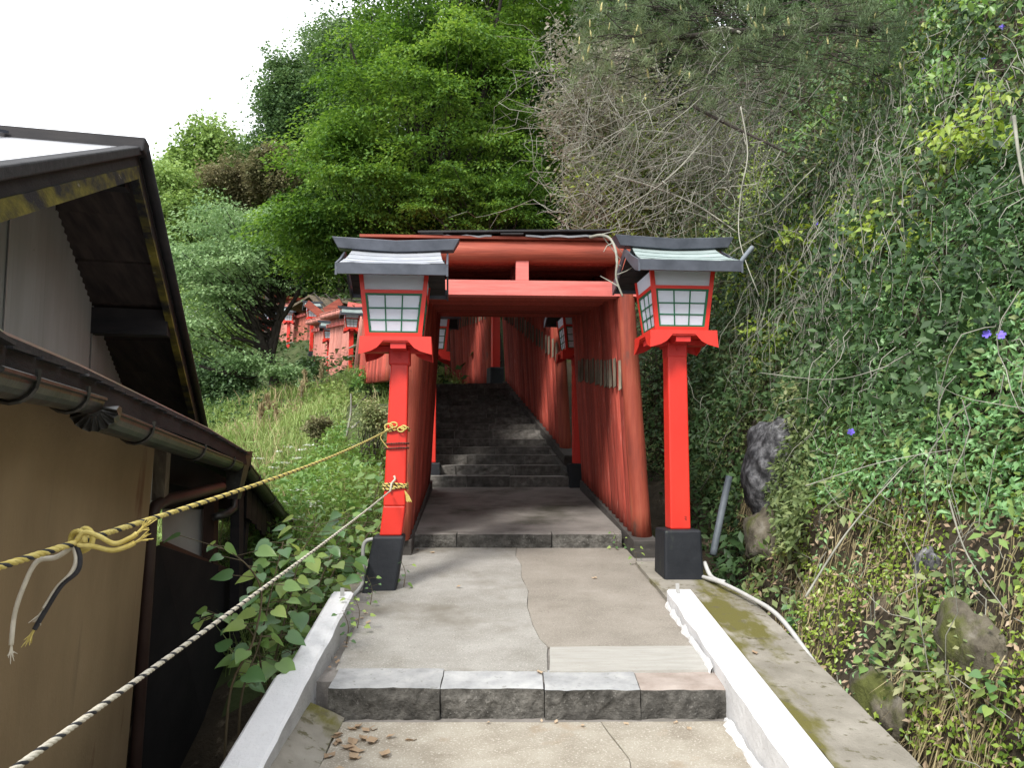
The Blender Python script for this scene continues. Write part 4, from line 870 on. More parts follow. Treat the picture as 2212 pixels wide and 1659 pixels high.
# ---------------------------------------------------------------- ropes
def strand_pts(path, R, ph, turns_per_m, n_per_turn=7):
    path = [Vector(p) for p in path]; L = [0]
    for a, b in zip(path, path[1:]): L.append(L[-1]+(b-a).length)
    N = max(6, int(L[-1]*turns_per_m*n_per_turn)); out = []
    for i in range(N+1):
        l = L[-1]*i/N; k = max(j for j in range(len(L)) if L[j] <= l+1e-9); k = min(k, len(path)-2)
        p = path[k].lerp(path[k+1], (l-L[k])/(L[k+1]-L[k])); d = (path[min(k+2, len(path)-1)]-path[max(k-1, 0)]).normalized()
        x = d.cross(Vector((0.1, 0, 1))).normalized(); y = d.cross(x); a = ph+l*turns_per_m*2*math.pi
        out.append(p+(x*math.cos(a)+y*math.sin(a))*R)
    return out
def smooth_path(pts, n=8):
    pts = [Vector(p) for p in pts]; out = []
    for i in range(len(pts)-1):
        p0, p1, p2, p3 = pts[max(i-1, 0)], pts[i], pts[i+1], pts[min(i+2, len(pts)-1)]
        for k in range(n):
            t = k/n; out.append(.5*((2*p1)+(p2-p0)*t+(2*p0-5*p1+4*p2-p3)*t*t+(3*p1-p0-3*p2+p3)*t**3))
    return out+[pts[-1]]
def rope(path, R, mats, root, tpm=22, seg=6):
    for k, m_ in enumerate(mats):
        m = MB(); m.tube(strand_pts(path, R*.5, 2*math.pi*k/len(mats), tpm), R*.56, seg); m.build('strand', M[m_], root, smooth=True)
up = empty('rope', P(855, 925, 5.72), 'yellow and black rope with frayed knot before the ochre wall, tied to the left post', 'rope')
tie1 = P(845, 926, 5.73)
pth = [P(-120, 1262, 1.15).lerp(tie1, i/30)+Vector((0, 0, -.035*math.sin(math.pi*i/30)+.0)) for i in range(31)]
rope(pth, .0062, ('rope_yellow', 'rope_yellow', 'rope_yellow', 'rope_black'), up, 16)
kp = P(165, 1168, 1.55)
kn = P(165, 1165, 1.55)
def nearest(path, u_):
    return min(path, key=lambda p: abs(proj(*p)[0]-u_))
k0 = strand_pts(pth, 0, 0, 20); kn = nearest(k0, 168)
pl = pth[0]; ld = (pth[-1]-pth[0]).normalized()
loop = [kn+Vector((math.cos(t)*.017, -.004+.003*t/6, math.sin(t)*.020))+ld*.004*t for t in np.linspace(0, 11, 34)]
m = MB(); m.tube(loop, .0055, 6); m.build('knot', M['rope_yellow'], up, smooth=True)
def px(du, dv, p=kn):   # offset in the vertical plane facing the path at the knot's depth
    d = proj(*p)[2]; return p+Vector((du*d/F, -.006, -dv*d/F))
tails = [([px(0, 0), px(18, -22), px(50, -14), px(85, 2), px(118, -10), px(132, -20)], 'rope_yellow'), ([px(5, 5), px(40, 8), px(80, 16), px(112, 8), px(128, 0)], 'rope_yellow'),
         ([px(0, 4), px(-38, 30), px(-80, 40), px(-105, 90), px(-122, 150), px(-126, 215)], 'rope_cream'), ([px(2, 4), px(12, 30), px(8, 60), px(-25, 90), px(-55, 140), px(-78, 182)], 'rope_black'),
         ([px(-4, 4), px(4, 36), px(-6, 66), px(-34, 96), px(-60, 140)], 'rope_cream')]
for pts, mt in tails:
    sp = smooth_path(pts, 6); m = MB(); m.tube(sp, .0048, 6); o = m.build('loose_end', M[mt], up, smooth=True)
    m = MB(); e_, dd = sp[-1], (sp[-1]-sp[-3]).normalized()
    for k in range(12):
        q = Vector((random.gauss(0, 1), random.gauss(0, 1), random.gauss(0, 1)))*.22; m.tube([e_-dd*.004, e_+(dd+q*.5)*.014, e_+(dd+q)*.028], [.0016, .0013, .0006], 4)
    m.build('frayed_tip', M['rope_yellow' if mt != 'rope_cream' else 'rope_cream'], o)
tie2 = P(842, 1062, 5.74)
lo = empty('rope', tie2, 'cream twisted rope running from the lower left corner up to the left lantern post', 'rope')
pth2 = [P(-60, 1728, 1.0).lerp(tie2, i/30)+Vector((0, 0, -.012*math.sin(math.pi*i/30))) for i in range(31)]
rope(pth2, .0054, ('rope_cream', 'rope_cream', 'rope_cream', 'rope_black'), lo, 20)
def wrap(zc, turns, mats, label, R=.010, w=.076, cxo=0.0, jit=.012, dz=.016):
    root = empty('rope_tie', (lanL.location.x+cxo, lanL.location.y, zc), label, 'rope'); a = .075
    pts = []
    for i in range(int(turns*24)+1):
        t = i/24*2*math.pi; c_, s_ = math.cos(t), math.sin(t); k = (w+R)/max(abs(c_), abs(s_)); k = min(k, (w+R)*1.28)
        x, y = c_*k, s_*k; pts.append(Vector((lanL.location.x+cxo+x*math.cos(a)-y*math.sin(a), lanL.location.y+x*math.sin(a)+y*math.cos(a), zc+dz*i/24+jit*math.sin(i*.7))))
    rope(pts, R, mats, root, 28, 5); return root
yb = ('rope_yellow', 'rope_yellow', 'rope_black')
lx_ = lambda z: np.interp(z, [1.02, 1.23, 2.27], [-.012, .012, .035])
def zat(v): return PY(850, v, 5.83).z
w1 = wrap(zat(928)-.01, 1.6, yb, 'yellow and black rope knotted round the left lantern post, uppermost tie', .008, cxo=lx_(zat(928)))
fy = lanL.location.y-.095
def lp(u, v): return PY(u, v, fy)
m = MB()
for k, (u_, v_, r_) in enumerate(((840, 922, 9), (850, 918, 8), (866, 928, 7), (872, 924, 6))):
    m.tube([lp(u_+r_*math.cos(t), v_+r_*.7*math.sin(t)) for t in np.linspace(0, 6.3, 14)], .006, 5)
m.build('knot_loops', M['rope_yellow'], w1, smooth=True)
m = MB(); m.tube(smooth_path([lp(838, 925), lp(829, 935), lp(822, 945), lp(830, 958), lp(838, 968)], 5), .0035, 5); m.build('loose_end', M['rope_yellow'], w1, smooth=True)
wrap(zat(958), 1.0, ('rope_brown', 'rope_brown'), 'brown cord round the left lantern post, upper of two', .0065, cxo=lx_(zat(958)), jit=.002, dz=0)
wrap(zat(968), 1.0, ('rope_brown', 'rope_brown'), 'brown cord round the left lantern post, lower of two', .0065, cxo=lx_(zat(968)), jit=.002, dz=0)
w3 = wrap(zat(1058), 3.0, ('rope_yellow', 'rope_yellow', 'rope_black'), 'thick yellow and black rope coil round the left lantern post, lowest tie', .009, cxo=lx_(zat(1058)), jit=.006, dz=.014)
m = MB(); m.tube(smooth_path([lp(843, 1062), lp(846, 1045), lp(853, 1036), lp(851, 1028)], 5), .008, 6); m.build('rope_end', M['rope_cream'], w3, smooth=True)
m = MB()
for k in range(9): m.tube([lp(874, 1060), lp(877+k*.8, 1072), lp(878+k*1.4, 1083+k % 3)], .0028, 4)
m.build('frayed_tip', M['rope_yellow'], w3)
# cables and pipes
def cable(name, pts, r, mat, label, cat, seg=8, parts=()):
    m = MB(); m.tube(smooth_path(pts, 6), r, seg); o = m.build(name, M[mat], smooth=True); return tag(o, label, cat)
cable('conduit', [P(806, 1165, 5.8), P(790, 1170, 5.8), P(784, 1190, 5.8), P(786, 1235, 5.8), P(783, 1262, 5.75), P(765, 1285, 5.6), P(748, 1300, 5.4)], .014, 'pvc', 'grey bent conduit behind the left black lantern base', 'conduit')
cable('conduit', [Vector((1.43, 6.08, .80)), Vector((1.45, 6.0, .72)), Vector((1.47, 5.9, .70)), Vector((1.52, 5.85, .69))], .016, 'pvc', 'short grey conduit elbow at the right black lantern base', 'conduit')
cable('hose', [Vector((1.40, 6.05, .70)), Vector((1.47, 5.75, .70)), Vector((1.56, 5.4, .665)), Vector((1.625, 5.05, .62)), Vector((1.66, 4.7, .50)), Vector((1.68, 4.3, .35))], .015, 'pvc', 'pale hose curving over the mossy slab from the right lantern base', 'hose')
cable('drain_pipe', [P(1575, 1030, 7.0), P(1560, 1100, 6.9), P(1540, 1200, 6.75)], .030, 'drainpipe', 'blue grey drain pipe leaning on the rock behind the right lantern', 'pipe', 12)
cable('drain_pipe', [P(1625, 534, 7.4), P(1608, 555, 7.35), P(1590, 580, 7.3)], .022, 'drainpipe', 'thin grey pipe behind the roof of the right lantern', 'pipe', 10)
m = MB(); m.tube(smooth_path([P(825, 1128, 5.84), P(810, 1150, 5.8), P(796, 1152, 5.8), P(784, 1178, 5.8)], 5), .005, 5); tag(m.build('wire', M['green_stem'], smooth=True), 'thin wire from the left red post into the conduit', 'wire')

# ================================================================ vegetation
def upn(N, j=.35): return norm(np.array([0, 0, 1.])+rng.normal(0, j, (N, 3)))
def rdir(N, flat=.3):
    d = rng.normal(0, 1, (N, 3)); d[:, 2] *= flat; return norm(d)
def cluster_leaves(centers, rads, per, L, W, flat=.16, droop=.35, four=False):
    N = len(centers)*per; c = np.repeat(centers, per, 0); r = np.repeat(rads, per)[:, None]
    a = rng.uniform(0, 6.283, N); rho = np.sqrt(rng.uniform(0, 1, N))[:, None]
    o = np.c_[np.cos(a), np.sin(a)]*(1+.25*np.sin(3*a+c[:, 0]*5))[:, None]
    off = np.c_[o*rho*r, (rng.normal(0, flat, (N, 1))-droop*rho**2)*r]
    tilt = np.repeat(rng.normal(0, .18, (len(centers), 2)), per, 0); off[:, 2] += (off[:, :2]*tilt).sum(1)
    d = norm(np.c_[o*.8, np.full(N, -.35)]+rng.normal(0, .45, (N, 3)))
    n = upn(N, .45); sz = rng.uniform(.65, 1.25, N)
    return (leaf_np if four else leaf2_np)(c+off, d, n, L*sz, W*sz)
def ellip(n, c, R, lo=.45, front=.35):
    out = []
    while len(out) < n:
        v = rng.normal(0, 1, 3); v /= np.linalg.norm(v); v *= rng.uniform(lo, 1)**.6
        if v[1] > front: continue
        out.append(np.array(c)+v*np.array(R))
    return np.array(out)
def make_tree(name, label, base, tops, clusters, rads, mat, per, L, W, trunk_r=.16, flat=.16, droop=.35, group=None, cat='tree', nb=60, limbs=4):
    base = Vector(base); r = empty(name, base, label, cat, group)
    m = MB(); tp = smooth_path([base-Vector((0, 0, .3))]+[Vector(t) for t in tops], 5); m.tube(tp, [trunk_r*(1.15-.85*i/len(tp)) for i in range(len(tp))], 10); m.build('trunk', M['bark'], r, smooth=True)
    tpn = np.array([tuple(p) for p in tp]); ends = clusters[rng.choice(len(clusters), min(nb, len(clusters)), replace=False)]
    for k in range(limbs):
        e = ends[k]; s = tpn[int(len(tpn)*(.35+.5*k/limbs))]; mid = (s+e)/2+np.array([0, 0, -.25*np.linalg.norm(e-s)*.4])
        MB().tube(smooth_path([s, mid, e], 6), list(np.linspace(trunk_r*.5, trunk_r*.12, 13)), 7).build('limb', M['bark'], r, smooth=True)
    hgt = np.clip((ends[:, 2]-tpn[0, 2])/(tpn[-1, 2]-tpn[0, 2]+1e-6)*.75, .25, .98); idx = (hgt*(len(tpn)-1)).astype(int)
    o = foliage('branches', [twigs_np(curvy(tpn[idx], ends, 9, .05, .06), trunk_r*.22, .008)], M['bark'], r)
    o = foliage('crown', [cluster_leaves(clusters, rads, per, L, W, flat, droop)], mat, r, kind='stuff')
    return r
def gz(x, y): return float(ground_z(np.array([x]), np.array([y]))[0])
# big maple in the centre, second maple behind, low shaded sprays
cl = np.concatenate([ellip(105, P(950, 290, 19.5), (2.7, 2.6, 3.3)), ellip(44, P(775, 410, 19), (1.25, 1.6, 1.7)), ellip(50, P(1000, -10, 20), (2.6, 2, 2.2)), ellip(14, P(665, 475, 19.5), (.7, 1.0, .6)), ellip(8, P(715, 560, 19.5), (.5, .8, .2))])
make_tree('maple_tree', 'large bright green maple with layered sprays rising behind the front gate', (-2.2, 20.5, gz(-2.2, 20.5)), [(-2.0, 20.4, 6), (-2.2, 20, 9), (-1.8, 20.2, 12.5)], cl, rng.uniform(.6, 1.15, len(cl)), LM['maple'], 560, .10, .055, .2, .055, .30, nb=140, limbs=8)
cl = np.concatenate([ellip(110, P(1130, 200, 23), (2.8, 2.4, 4.2)), ellip(60, P(1130, 450, 20), (2.1, 1.4, 1.4)), ellip(30, P(900, 500, 21), (2.2, 1.2, .8))])
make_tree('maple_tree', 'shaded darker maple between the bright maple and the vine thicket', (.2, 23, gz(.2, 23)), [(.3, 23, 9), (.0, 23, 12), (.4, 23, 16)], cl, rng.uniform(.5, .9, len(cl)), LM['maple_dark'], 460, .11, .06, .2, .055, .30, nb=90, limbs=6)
cl = ellip(26, P(1040, 420, 17.5), (1.35, .9, .8), .2)
make_tree('young_maple', 'small fresh green maple spray just above the front gate beam', (-.2, 18.2, gz(-.2, 18.2)), [(-.4, 18, 5), (-.6, 17.8, 6)], cl, rng.uniform(.4, .7, len(cl)), LM['maple'], 420, .085, .045, .06, .06, .3, nb=26, limbs=3)
# cherry-like tree at the left
b = P(606, 868, 22)
cl = np.concatenate([ellip(84, P(485, 555, 21.5), (1.65, 1.8, 1.55), .3), ellip(16, P(415, 700, 21), (.8, 1.2, .8)), ellip(30, P(590, 505, 22), (.9, 1, .8)), ellip(9, P(545, 770, 21), (.5, .5, .25)), ellip(6, P(610, 800, 21), (.25, .3, .12))])
tr = make_tree('cherry_tree', 'grey green spreading tree with a dark forked trunk left of the hillside torii', b, [P(590, 800, 22), P(582, 760, 22), P(600, 690, 22), P(625, 600, 22)], cl, rng.uniform(.45, .8, len(cl)), LM['cherry'], 190, .105, .055, .17, .08, .3, nb=110, limbs=2)
for pts, r0 in (([P(584, 790, 22), P(540, 796, 21.6), P(490, 805, 21.2), P(430, 790, 21)], .11), ([P(585, 775, 22), P(560, 720, 21.7), P(530, 660, 21.5), P(500, 600, 21.4)], .10), ([P(582, 765, 22), P(548, 740, 21.6), P(500, 730, 21.2)], .08),
                ([P(600, 700, 22), P(640, 640, 22), P(655, 590, 22)], .08), ([P(592, 720, 22), P(590, 640, 22), P(575, 560, 22)], .06)):
    sp = smooth_path(pts, 6); MB().tube(sp, list(np.linspace(r0, r0*.3, len(sp))), 8).build('limb', M['bark'], tr, smooth=True)
# trees of the far slope
ft = [('broadleaf_tree', 'light green round tree at the far left edge of the wooded slope', 385, 460, 44, 90, 100, 'light', 60, 900, .17), ('broadleaf_tree', 'yellow green domed tree on the far skyline', 475, 360, 50, 85, 80, 'light', 55, 900, .19),
      ('broadleaf_tree', 'small light tree top poking over the far skyline', 400, 380, 54, 50, 45, 'light', 30, 800, .19),
      ('broadleaf_tree', 'tree with brownish new leaves between the light green and dark trees', 585, 385, 44, 105, 48, 'brown', 60, 900, .15), ('evergreen_tree', 'dark evergreen rising highest on the skyline left of the maple', 650, 250, 48, 85, 150, 'mid', 90, 900, .15),
      ('evergreen_tree', 'dark evergreen close behind the upper left of the maple', 745, 150, 46, 80, 130, 'mid', 60, 900, .14), ('broadleaf_tree', 'dense mid green tree filling the slope behind the cherry tree', 460, 540, 48, 130, 130, 'light', 90, 900, .15),
      ('evergreen_tree', 'deep green tree behind the cherry tree crown', 590, 520, 52, 110, 120, 'dark', 80, 900, .14), ('evergreen_tree', 'dark tree between the bark roofs and the maple', 740, 550, 50, 130, 90, 'dark', 70, 900, .14),
      ('evergreen_tree', 'dark tree behind the front gate roof on the left', 900, 480, 31, 150, 160, 'dark', 90, 800, .14), ('evergreen_tree', 'dark tall tree in the gap between maple and vine thicket', 1120, 250, 29, 150, 260, 'dark', 140, 800, .14),
      ('evergreen_tree', 'dark tree behind the top of the vine thicket', 1330, 60, 27, 170, 160, 'dark', 90, 700, .14), ('evergreen_tree', 'dark green tree filling the gap under the brownish tree', 640, 440, 50, 110, 90, 'mid', 70, 800, .15), ('broadleaf_tree', 'mid green tree showing through the left side of the maple', 790, 420, 44, 120, 140, 'light', 80, 800, .15), ('evergreen_tree', 'dark tall tree behind the maple crown', 930, 220, 44, 170, 230, 'dark', 120, 800, .16), ('evergreen_tree', 'dark tree behind the middle of the vine thicket', 1440, 210, 24, 130, 130, 'dark', 80, 700, .14), ('evergreen_tree', 'dark tree crown behind the pine on the bank top', 1640, -20, 22, 200, 150, 'dark', 90, 700, .14), ('broadleaf_tree', 'low dark green tree left behind the house eave', 430, 730, 30, 80, 90, 'light', 50, 800, .13),
      ('evergreen_tree', 'shaded tree below the cherry tree beside the house', 470, 840, 27, 80, 60, 'dark', 60, 700, .12)]
for nm, lab, u, v, d, ru, rv, mt, ncl, per, L_ in ft:
    c = P(u, v, d); k = d/F; R_ = (ru*k, ru*k*.8, rv*k); zb_ = gz(c.x, c.y)
    cl = ellip(ncl, c, R_, .35, .5); cl = cl+(cl-np.array(list(c)))*(.28*np.sin(cl[:, :1]*1.7+cl[:, 2:]*1.3)); base = (c.x, c.y+.3, min(zb_, c.z-R_[2]-.5))
    make_tree(nm, lab, base, [(c.x, c.y, c.z-.3*R_[2]), (c.x+.2, c.y, c.z+.5*R_[2])], cl, rng.uniform(.22, .62, len(cl))*min(ru, rv)*k*1.2, LM[mt], int(per*.5), L_*max(1, d/36), L_*.65*max(1, d/36), .2, .35, .3, nb=30, limbs=2, group='trees on the far slope')
# dark wooded cover on the slope behind
def scatter_ground(n, x0, x1, y0, y1, dens=None):
    x = rng.uniform(x0, x1, n); y = rng.uniform(y0, y1, n); z = ground_z(x, y); p = np.c_[x, y, z]
    if dens is not None: p = p[rng.uniform(0, 1, n) < dens(x, y, z)]
    return p
p = scatter_ground(26000, -16, 14, 17, 60, lambda x, y, z: np.where((y > 24)+(x > -3.5), 1, 0)); N = len(p); p[:, 2] += rng.uniform(0, .9, N)
tag(foliage('undergrowth', [leaf2_np(p, rdir(N), upn(N), .22, .15)], LM['dark']), kind='stuff')
# meadow
not_path = lambda x, y: ~((x > -1.25) & (y < 10.8)) & ~((y >= 10.8) & (y < 16.5) & (x > -2.3-.2*(y-11))) 
def mdens(x, y, z): return np.where(not_path(x, y) & (z > -.05), np.clip(1.5-.05*y, .25, 1), 0)
p = scatter_ground(70000, -8.5, -1.1, 5.0, 27, lambda x, y, z: mdens(x, y, z)*np.where(noise_mask(x, y) > -.55, 1, .15)) if False else scatter_ground(90000, -8.5, -1.1, 5.0, 27, mdens)
N = len(p); near = np.clip(p[:, 1]/10, .7, 2.2)
d = norm(np.array([0, 0, 1.])+rng.normal(0, .35, (N, 3))); s_ = rdir(N, .1)
tall = 1+.7*np.sin(p[:, 0]*1.9+np.sin(p[:, 1]))*np.sin(p[:, 1]*1.3)
tag(foliage('meadow_grass', [blade_np(p, d, s_, rng.uniform(.12, .34, N)*tall*np.where(p[:, 0] > -4, 1.25, 1), .011*near)], LM['grass']), kind='stuff')
p = scatter_ground(6000, -7, -1.1, 5.5, 25, lambda x, y, z: mdens(x, y, z)*(np.sin(x*1.3-y*.5)*np.sin(y*.9+x*.7) > -.1)); N = len(p)
tag(foliage('tall_dry_grass', [blade_np(p, norm(np.array([0, 0, 1.])+rng.normal(0, .25, (N, 3))), rdir(N, .1), rng.uniform(.25, .65, N), .010*np.clip(p[:, 1]/10, .7, 2.2))], LM['straw']), kind='stuff')
p = scatter_ground(44000, -8.5, -1.1, 5.0, 27, lambda x, y, z: mdens(x, y, z)*(np.sin(x*1.7+y*.6)*np.sin(y*1.1-x*.4) > -.25)); N = len(p)
p[:, 2] += rng.uniform(.02, .32, N)*(1+.5*np.sin(p[:, 0]*2.3)*np.sin(p[:, 1]*1.7)); 
tag(foliage('meadow_weeds', [leaf2_np(p, rdir(N, .6), upn(N, .5), rng.uniform(.04, .09, N), rng.uniform(.02, .05, N))], LM['light']), kind='stuff')
p = scatter_ground(12000, -2.6, -1.15, 5.2, 13, lambda x, y, z: not_path(x, y)*(z > .1)*1.); N = len(p); p[:, 2] += rng.uniform(.02, .45, N)
tag(foliage('bank_weeds', [leaf_np(p, rdir(N, .6), upn(N, .5), rng.uniform(.05, .10, N), rng.uniform(.02, .045, N))], LM['knot']), kind='stuff')
p = scatter_ground(9000, -11, -5.5, 12, 26, lambda x, y, z: np.exp(-((x+7.6)**2/3+(y-19)**2/14))); N = len(p); p[:, 2] += rng.uniform(0, .35, N)
tag(foliage('shaded_undergrowth', [leaf2_np(p, rdir(N, .6), upn(N, .5), .11, .07)], LM['dark']), kind='stuff')
# shrubs at the foot of the hillside rows
for (u, v, d, ru, rv, mt, lab) in ((800, 825, 18, 60, 28, 'knot', 'leafy green shrub in front of the whitish worn torii row'), (672, 800, 30, 26, 30, 'dark', 'dark round bush below the peaked bark roof'), (735, 860, 17, 60, 30, 'grass', 'bright yellow green bush on the slope left of the lantern post'),
        (655, 895, 17, 34, 18, 'light', 'low green shrub beside the cherry tree foot'), (690, 925, 11.5, 26, 24, 'brown', 'withered reddish brown shrub on the grassy slope'), (800, 905, 10.5, 30, 40, 'olive', 'dusty shrub on bare soil beside the lantern post')):
    c = P(u, v, d); k = d/F; c2 = Vector((c.x, c.y, max(c.z, gz(c.x, c.y)+rv*k*.4))); cl = ellip(16, c2, (ru*k, ru*k*.8, rv*k), .1, .8)
    r = empty('shrub', (c.x, c.y, gz(c.x, c.y)), lab, 'shrub'); L_ = .0045*d
    foliage('leaves', [cluster_leaves(cl, np.full(16, rv*k*.55), 90, L_, L_*.6, .4, .2)], LM[mt], r, kind='stuff')
    foliage('stems', [twigs_np(curvy(np.tile(np.array([[c.x, c.y, gz(c.x, c.y)]]), (16, 1)), cl, 6, .08), .012, .004)], M['bark'], r)
# grass plumes
for k, (u, v, d, h) in enumerate(((690, 800, 20, .75), (665, 815, 20.5, .6), (648, 840, 19, .5), (585, 870, 16, .7), (560, 890, 15.5, .8), (600, 885, 16, .5))):
    a = P(u, v+45, d); b_ = P(u+(-8 if k % 2 else 6), v-10, d); r = empty('grass_plume', a, 'feathery pale grass plume on the slope, %s' % ['tall one right of the dark bush', 'left neighbour of the tall one', 'low leaning one by the trunk foot', 'middle one of the lower three', 'leftmost near the house roof', 'rightmost of the lower three'][k], 'grass plume')
    foliage('stalk', [twigs_np(curvy(np.array([list(a)]), np.array([list(b_)]), 6, .02), .008, .004)], M['dry_twig'], r)
    N = 160; t = rng.uniform(.45, 1, N)[:, None]; q = np.array([list(a)])*(1-t)+np.array([list(b_)])*t; foliage('plume', [leaf2_np(q, norm(np.array([0, 0, 1.])+rng.normal(0, .35, (N, 3))), rdir(N), .13, .025)], LM['straw'], r)
# white wild flowers
ctr = [(600, 975), (625, 965), (650, 972), (668, 962), (590, 1010), (612, 1000), (640, 990), (680, 1085), (672, 1092), (700, 965), (725, 1010), (645, 1060), (560, 1045), (590, 1060), (610, 1085), (650, 1120), (748, 1000), (760, 962), (560, 990), (575, 1085), (700, 1040), (530, 1100)]
for k, (u, v) in enumerate(ctr):
    r_ = ray(u, v); d = 6.0
    while d < 25 and 1.6+r_.z*d > gz(r_.x*d, r_.y*d)+.28: d += .15
    t = P(u, v, d); g0 = gz(t.x, t.y); r = empty('wild_flower', (t.x, t.y, g0), 'white umbel flower on a thin stalk in the grass left of the red post', 'wild flower', 'white umbel flowers on the slope')
    foliage('stalk', [twigs_np(curvy(np.array([[t.x, t.y, g0]]), np.array([list(t)]), 5, .03), .004, .003)], M['green_stem'], r)
    N = 26; a = rng.uniform(0, 6.28, N); q = np.c_[np.cos(a), np.sin(a), np.zeros(N)]*np.sqrt(rng.uniform(0, 1, N))[:, None]*.075+np.array(list(t)); q[:, 2] += rng.uniform(-.012, .012, N)
    foliage('umbel', [leaf2_np(q, rdir(N, .1), upn(N, .2), .034, .03)], LM['white_flower'], r)
for k, (a, b_, d, lab) in enumerate(((P(748, 942, 11), P(758, 850, 11), 11, 'pale upright dead stick on the slope left of the post'), (P(765, 880, 10.8), P(792, 855, 10.8), 11, 'dark broken branch lying above the dead stick'), (P(760, 925, 10.6), P(812, 880, 10.6), 11, 'thin dead branch slanting over the bare soil'))):
    o = MB().tube(smooth_path([a, (a+b_)/2+Vector((.03, 0, .02)), b_], 5), [.018, .018, .017, .016, .015, .015, .014, .013, .012, .011, .01], 6).build('dead_branch', M['dry_twig'] if k != 1 else M['bark'], origin=a); tag(o, lab, 'branch')

# ---- plants on the bank
def inpoly(u, v, poly):
    c = np.zeros(len(u), bool); n = len(poly)
    for i in range(n):
        (x0, y0), (x1, y1) = poly[i], poly[(i+1) % n]
        k = ((y0 > v) != (y1 > v)) & (u < (x1-x0)*(v-y0)/(y1-y0+1e-9)+x0); c ^= k
    return c
def vproj(p):
    Y = (p[:, 2]-1.6)*CP-p[:, 1]*SP; d = p[:, 1]*CP+(p[:, 2]-1.6)*SP
    return 1106+p[:, 0]*F/d, 829.5-Y*F/d, d
def bank_scatter(n, y0, y1, z0, z1_, out0, out1):
    y = y0+(y1-y0)*rng.uniform(0, 1, n)**1.3; zr = rng.uniform(z0, z1_, n); o = rng.uniform(out0, out1, n); return bank_pt(y, zr, o)
OUT = np.array([-.85, -.25, .45])
def bank_leaves(name, n, y0, y1, z0, z1_, o0, o1, mat, L0, L1, asp, sel=None, four=False, down=.35):
    p = bank_scatter(n, y0, y1, z0, z1_, o0, o1)
    if sel is not None: u, v, d = vproj(p); p = p[sel(u, v, d, p)]
    N = len(p); dd = norm(rng.normal(0, 1, (N, 3))*.8+np.array([-.5, -.4, -down])); nn = norm(OUT+np.array([0, 0, .5])+rng.normal(0, .5, (N, 3)))
    L = rng.uniform(L0, L1, N); o = foliage(name, [(leaf_np if four else leaf2_np)(p, dd, nn, L, L*asp)], mat); return tag(o, kind='stuff')
patch = lambda p, f, t: np.sin(p[:, 1]*f+1.3*np.sin(p[:, 2]*f*.8))*np.sin(p[:, 2]*f*1.2+p[:, 0]) > t
PERI = [(1640, 1010), (1690, 900), (1780, 780), (1760, 640), (1880, 560), (2010, 480), (2110, 300), (2260, 200), (2330, 300), (2330, 1120), (2090, 1100), (1900, 1060), (1760, 1060)]
bank_leaves('periwinkle_cover', 85000, 1.8, 9, -.2, 4.4, -.03, .15, LM['peri'], .045, .075, .42, lambda u, v, d, p: inpoly(u+rng.normal(0, 22, len(u)), v+rng.normal(0, 22, len(u)), PERI) & (u < 2330), True)
bank_leaves('periwinkle_strays', 16000, 1.5, 8, -.4, 3, -.02, .10, LM['peri'], .028, .05, .42, lambda u, v, d, p: (v > 560) & (u < 2330) & patch(p, 5, .35), True)
bank_leaves('bank_ivy', 60000, 1.5, 14, -.5, 6.5, -.05, .14, LM['olive'], .03, .10, .5, lambda u, v, d, p: ~((v > 1050) & patch(p, 3.1, -.2)) & (u < 2330))
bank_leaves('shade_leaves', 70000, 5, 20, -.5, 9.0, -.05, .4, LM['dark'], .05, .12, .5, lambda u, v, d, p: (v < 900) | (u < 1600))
bank_leaves('large_bank_leaves', 4500, 3, 11, 1.0, 6.5, .02, .30, LM['yellowgreen'], .07, .13, .5, lambda u, v, d, p: (v < 640) & (u > 1560) & patch(p, 2.6, -.1) & ~inpoly(u, v, PERI), True, 1.2)
bank_leaves('light_bank_leaves', 12000, 2, 11, .2, 6.5, .0, .22, LM['light'], .05, .09, .5, lambda u, v, d, p: (u > 1560) & patch(p, 3.7, .2), True, .9)
bank_leaves('yellow_weeds', 34000, 1.5, 6.5, -.4, 2.2, -.01, .08, LM['yellowgreen'], .018, .042, .6, lambda u, v, d, p: (v > 960) & (u < 2330) & patch(p, 4.2, -.05), True)
bank_leaves('leaf_litter', 6500, 1.5, 7, -.6, 2.0, -.02, .04, LM['dry_leaf'], .03, .06, .45, lambda u, v, d, p: (v > 940) & (u < 2330))
bank_leaves('rock_ivy', 26000, 5.2, 8.6, -.3, 2.4, .02, .34, LM['olive'], .035, .08, .5, lambda u, v, d, p: (((u-1700)/48)**2+((v-1000)/190)**2 < 1) & (u+rng.normal(0, 16, len(u)) > 1655), True)
def bank_grass(name, n, sel, mat, L0, L1, W, hang=0, y0=1.5, y1=9, z0=-.4, z1_=3.5):
    p = bank_scatter(n, y0, y1, z0, z1_, -.02, .05); u, v, d = vproj(p); p = p[sel(u, v, d, p)]; N = len(p)
    if hang: dd = norm(np.array([-.25, -.1, -1.])+rng.normal(0, .18, (N, 3)))
    else: dd = norm(np.array([-.6, -.3, .7])+rng.normal(0, .4, (N, 3)))
    return tag(foliage(name, [blade_np(p, dd, rdir(N), rng.uniform(L0, L1, N), W)], mat), kind='stuff')
bank_grass('fern_grass', 26000, lambda u, v, d, p: (((u-1750)/130)**2+((v-985)/105)**2 < 1) | (((u-1560)/40)**2+((v-1170)/60)**2 < 1), LM['grass'], .07, .18, .007)
bank_grass('hanging_grass', 34000, lambda u, v, d, p: (v > 1040) & (u < 2330) & patch(p, 4, -.2), LM['straw'], .12, .40, .006, 1)
bank_grass('shaded_grass', 14000, lambda u, v, d, p: (u < 1760) & (v < 900) & (v > 450), LM['olive'], .15, .45, .010, 1, 5, 13, -.3, 5)
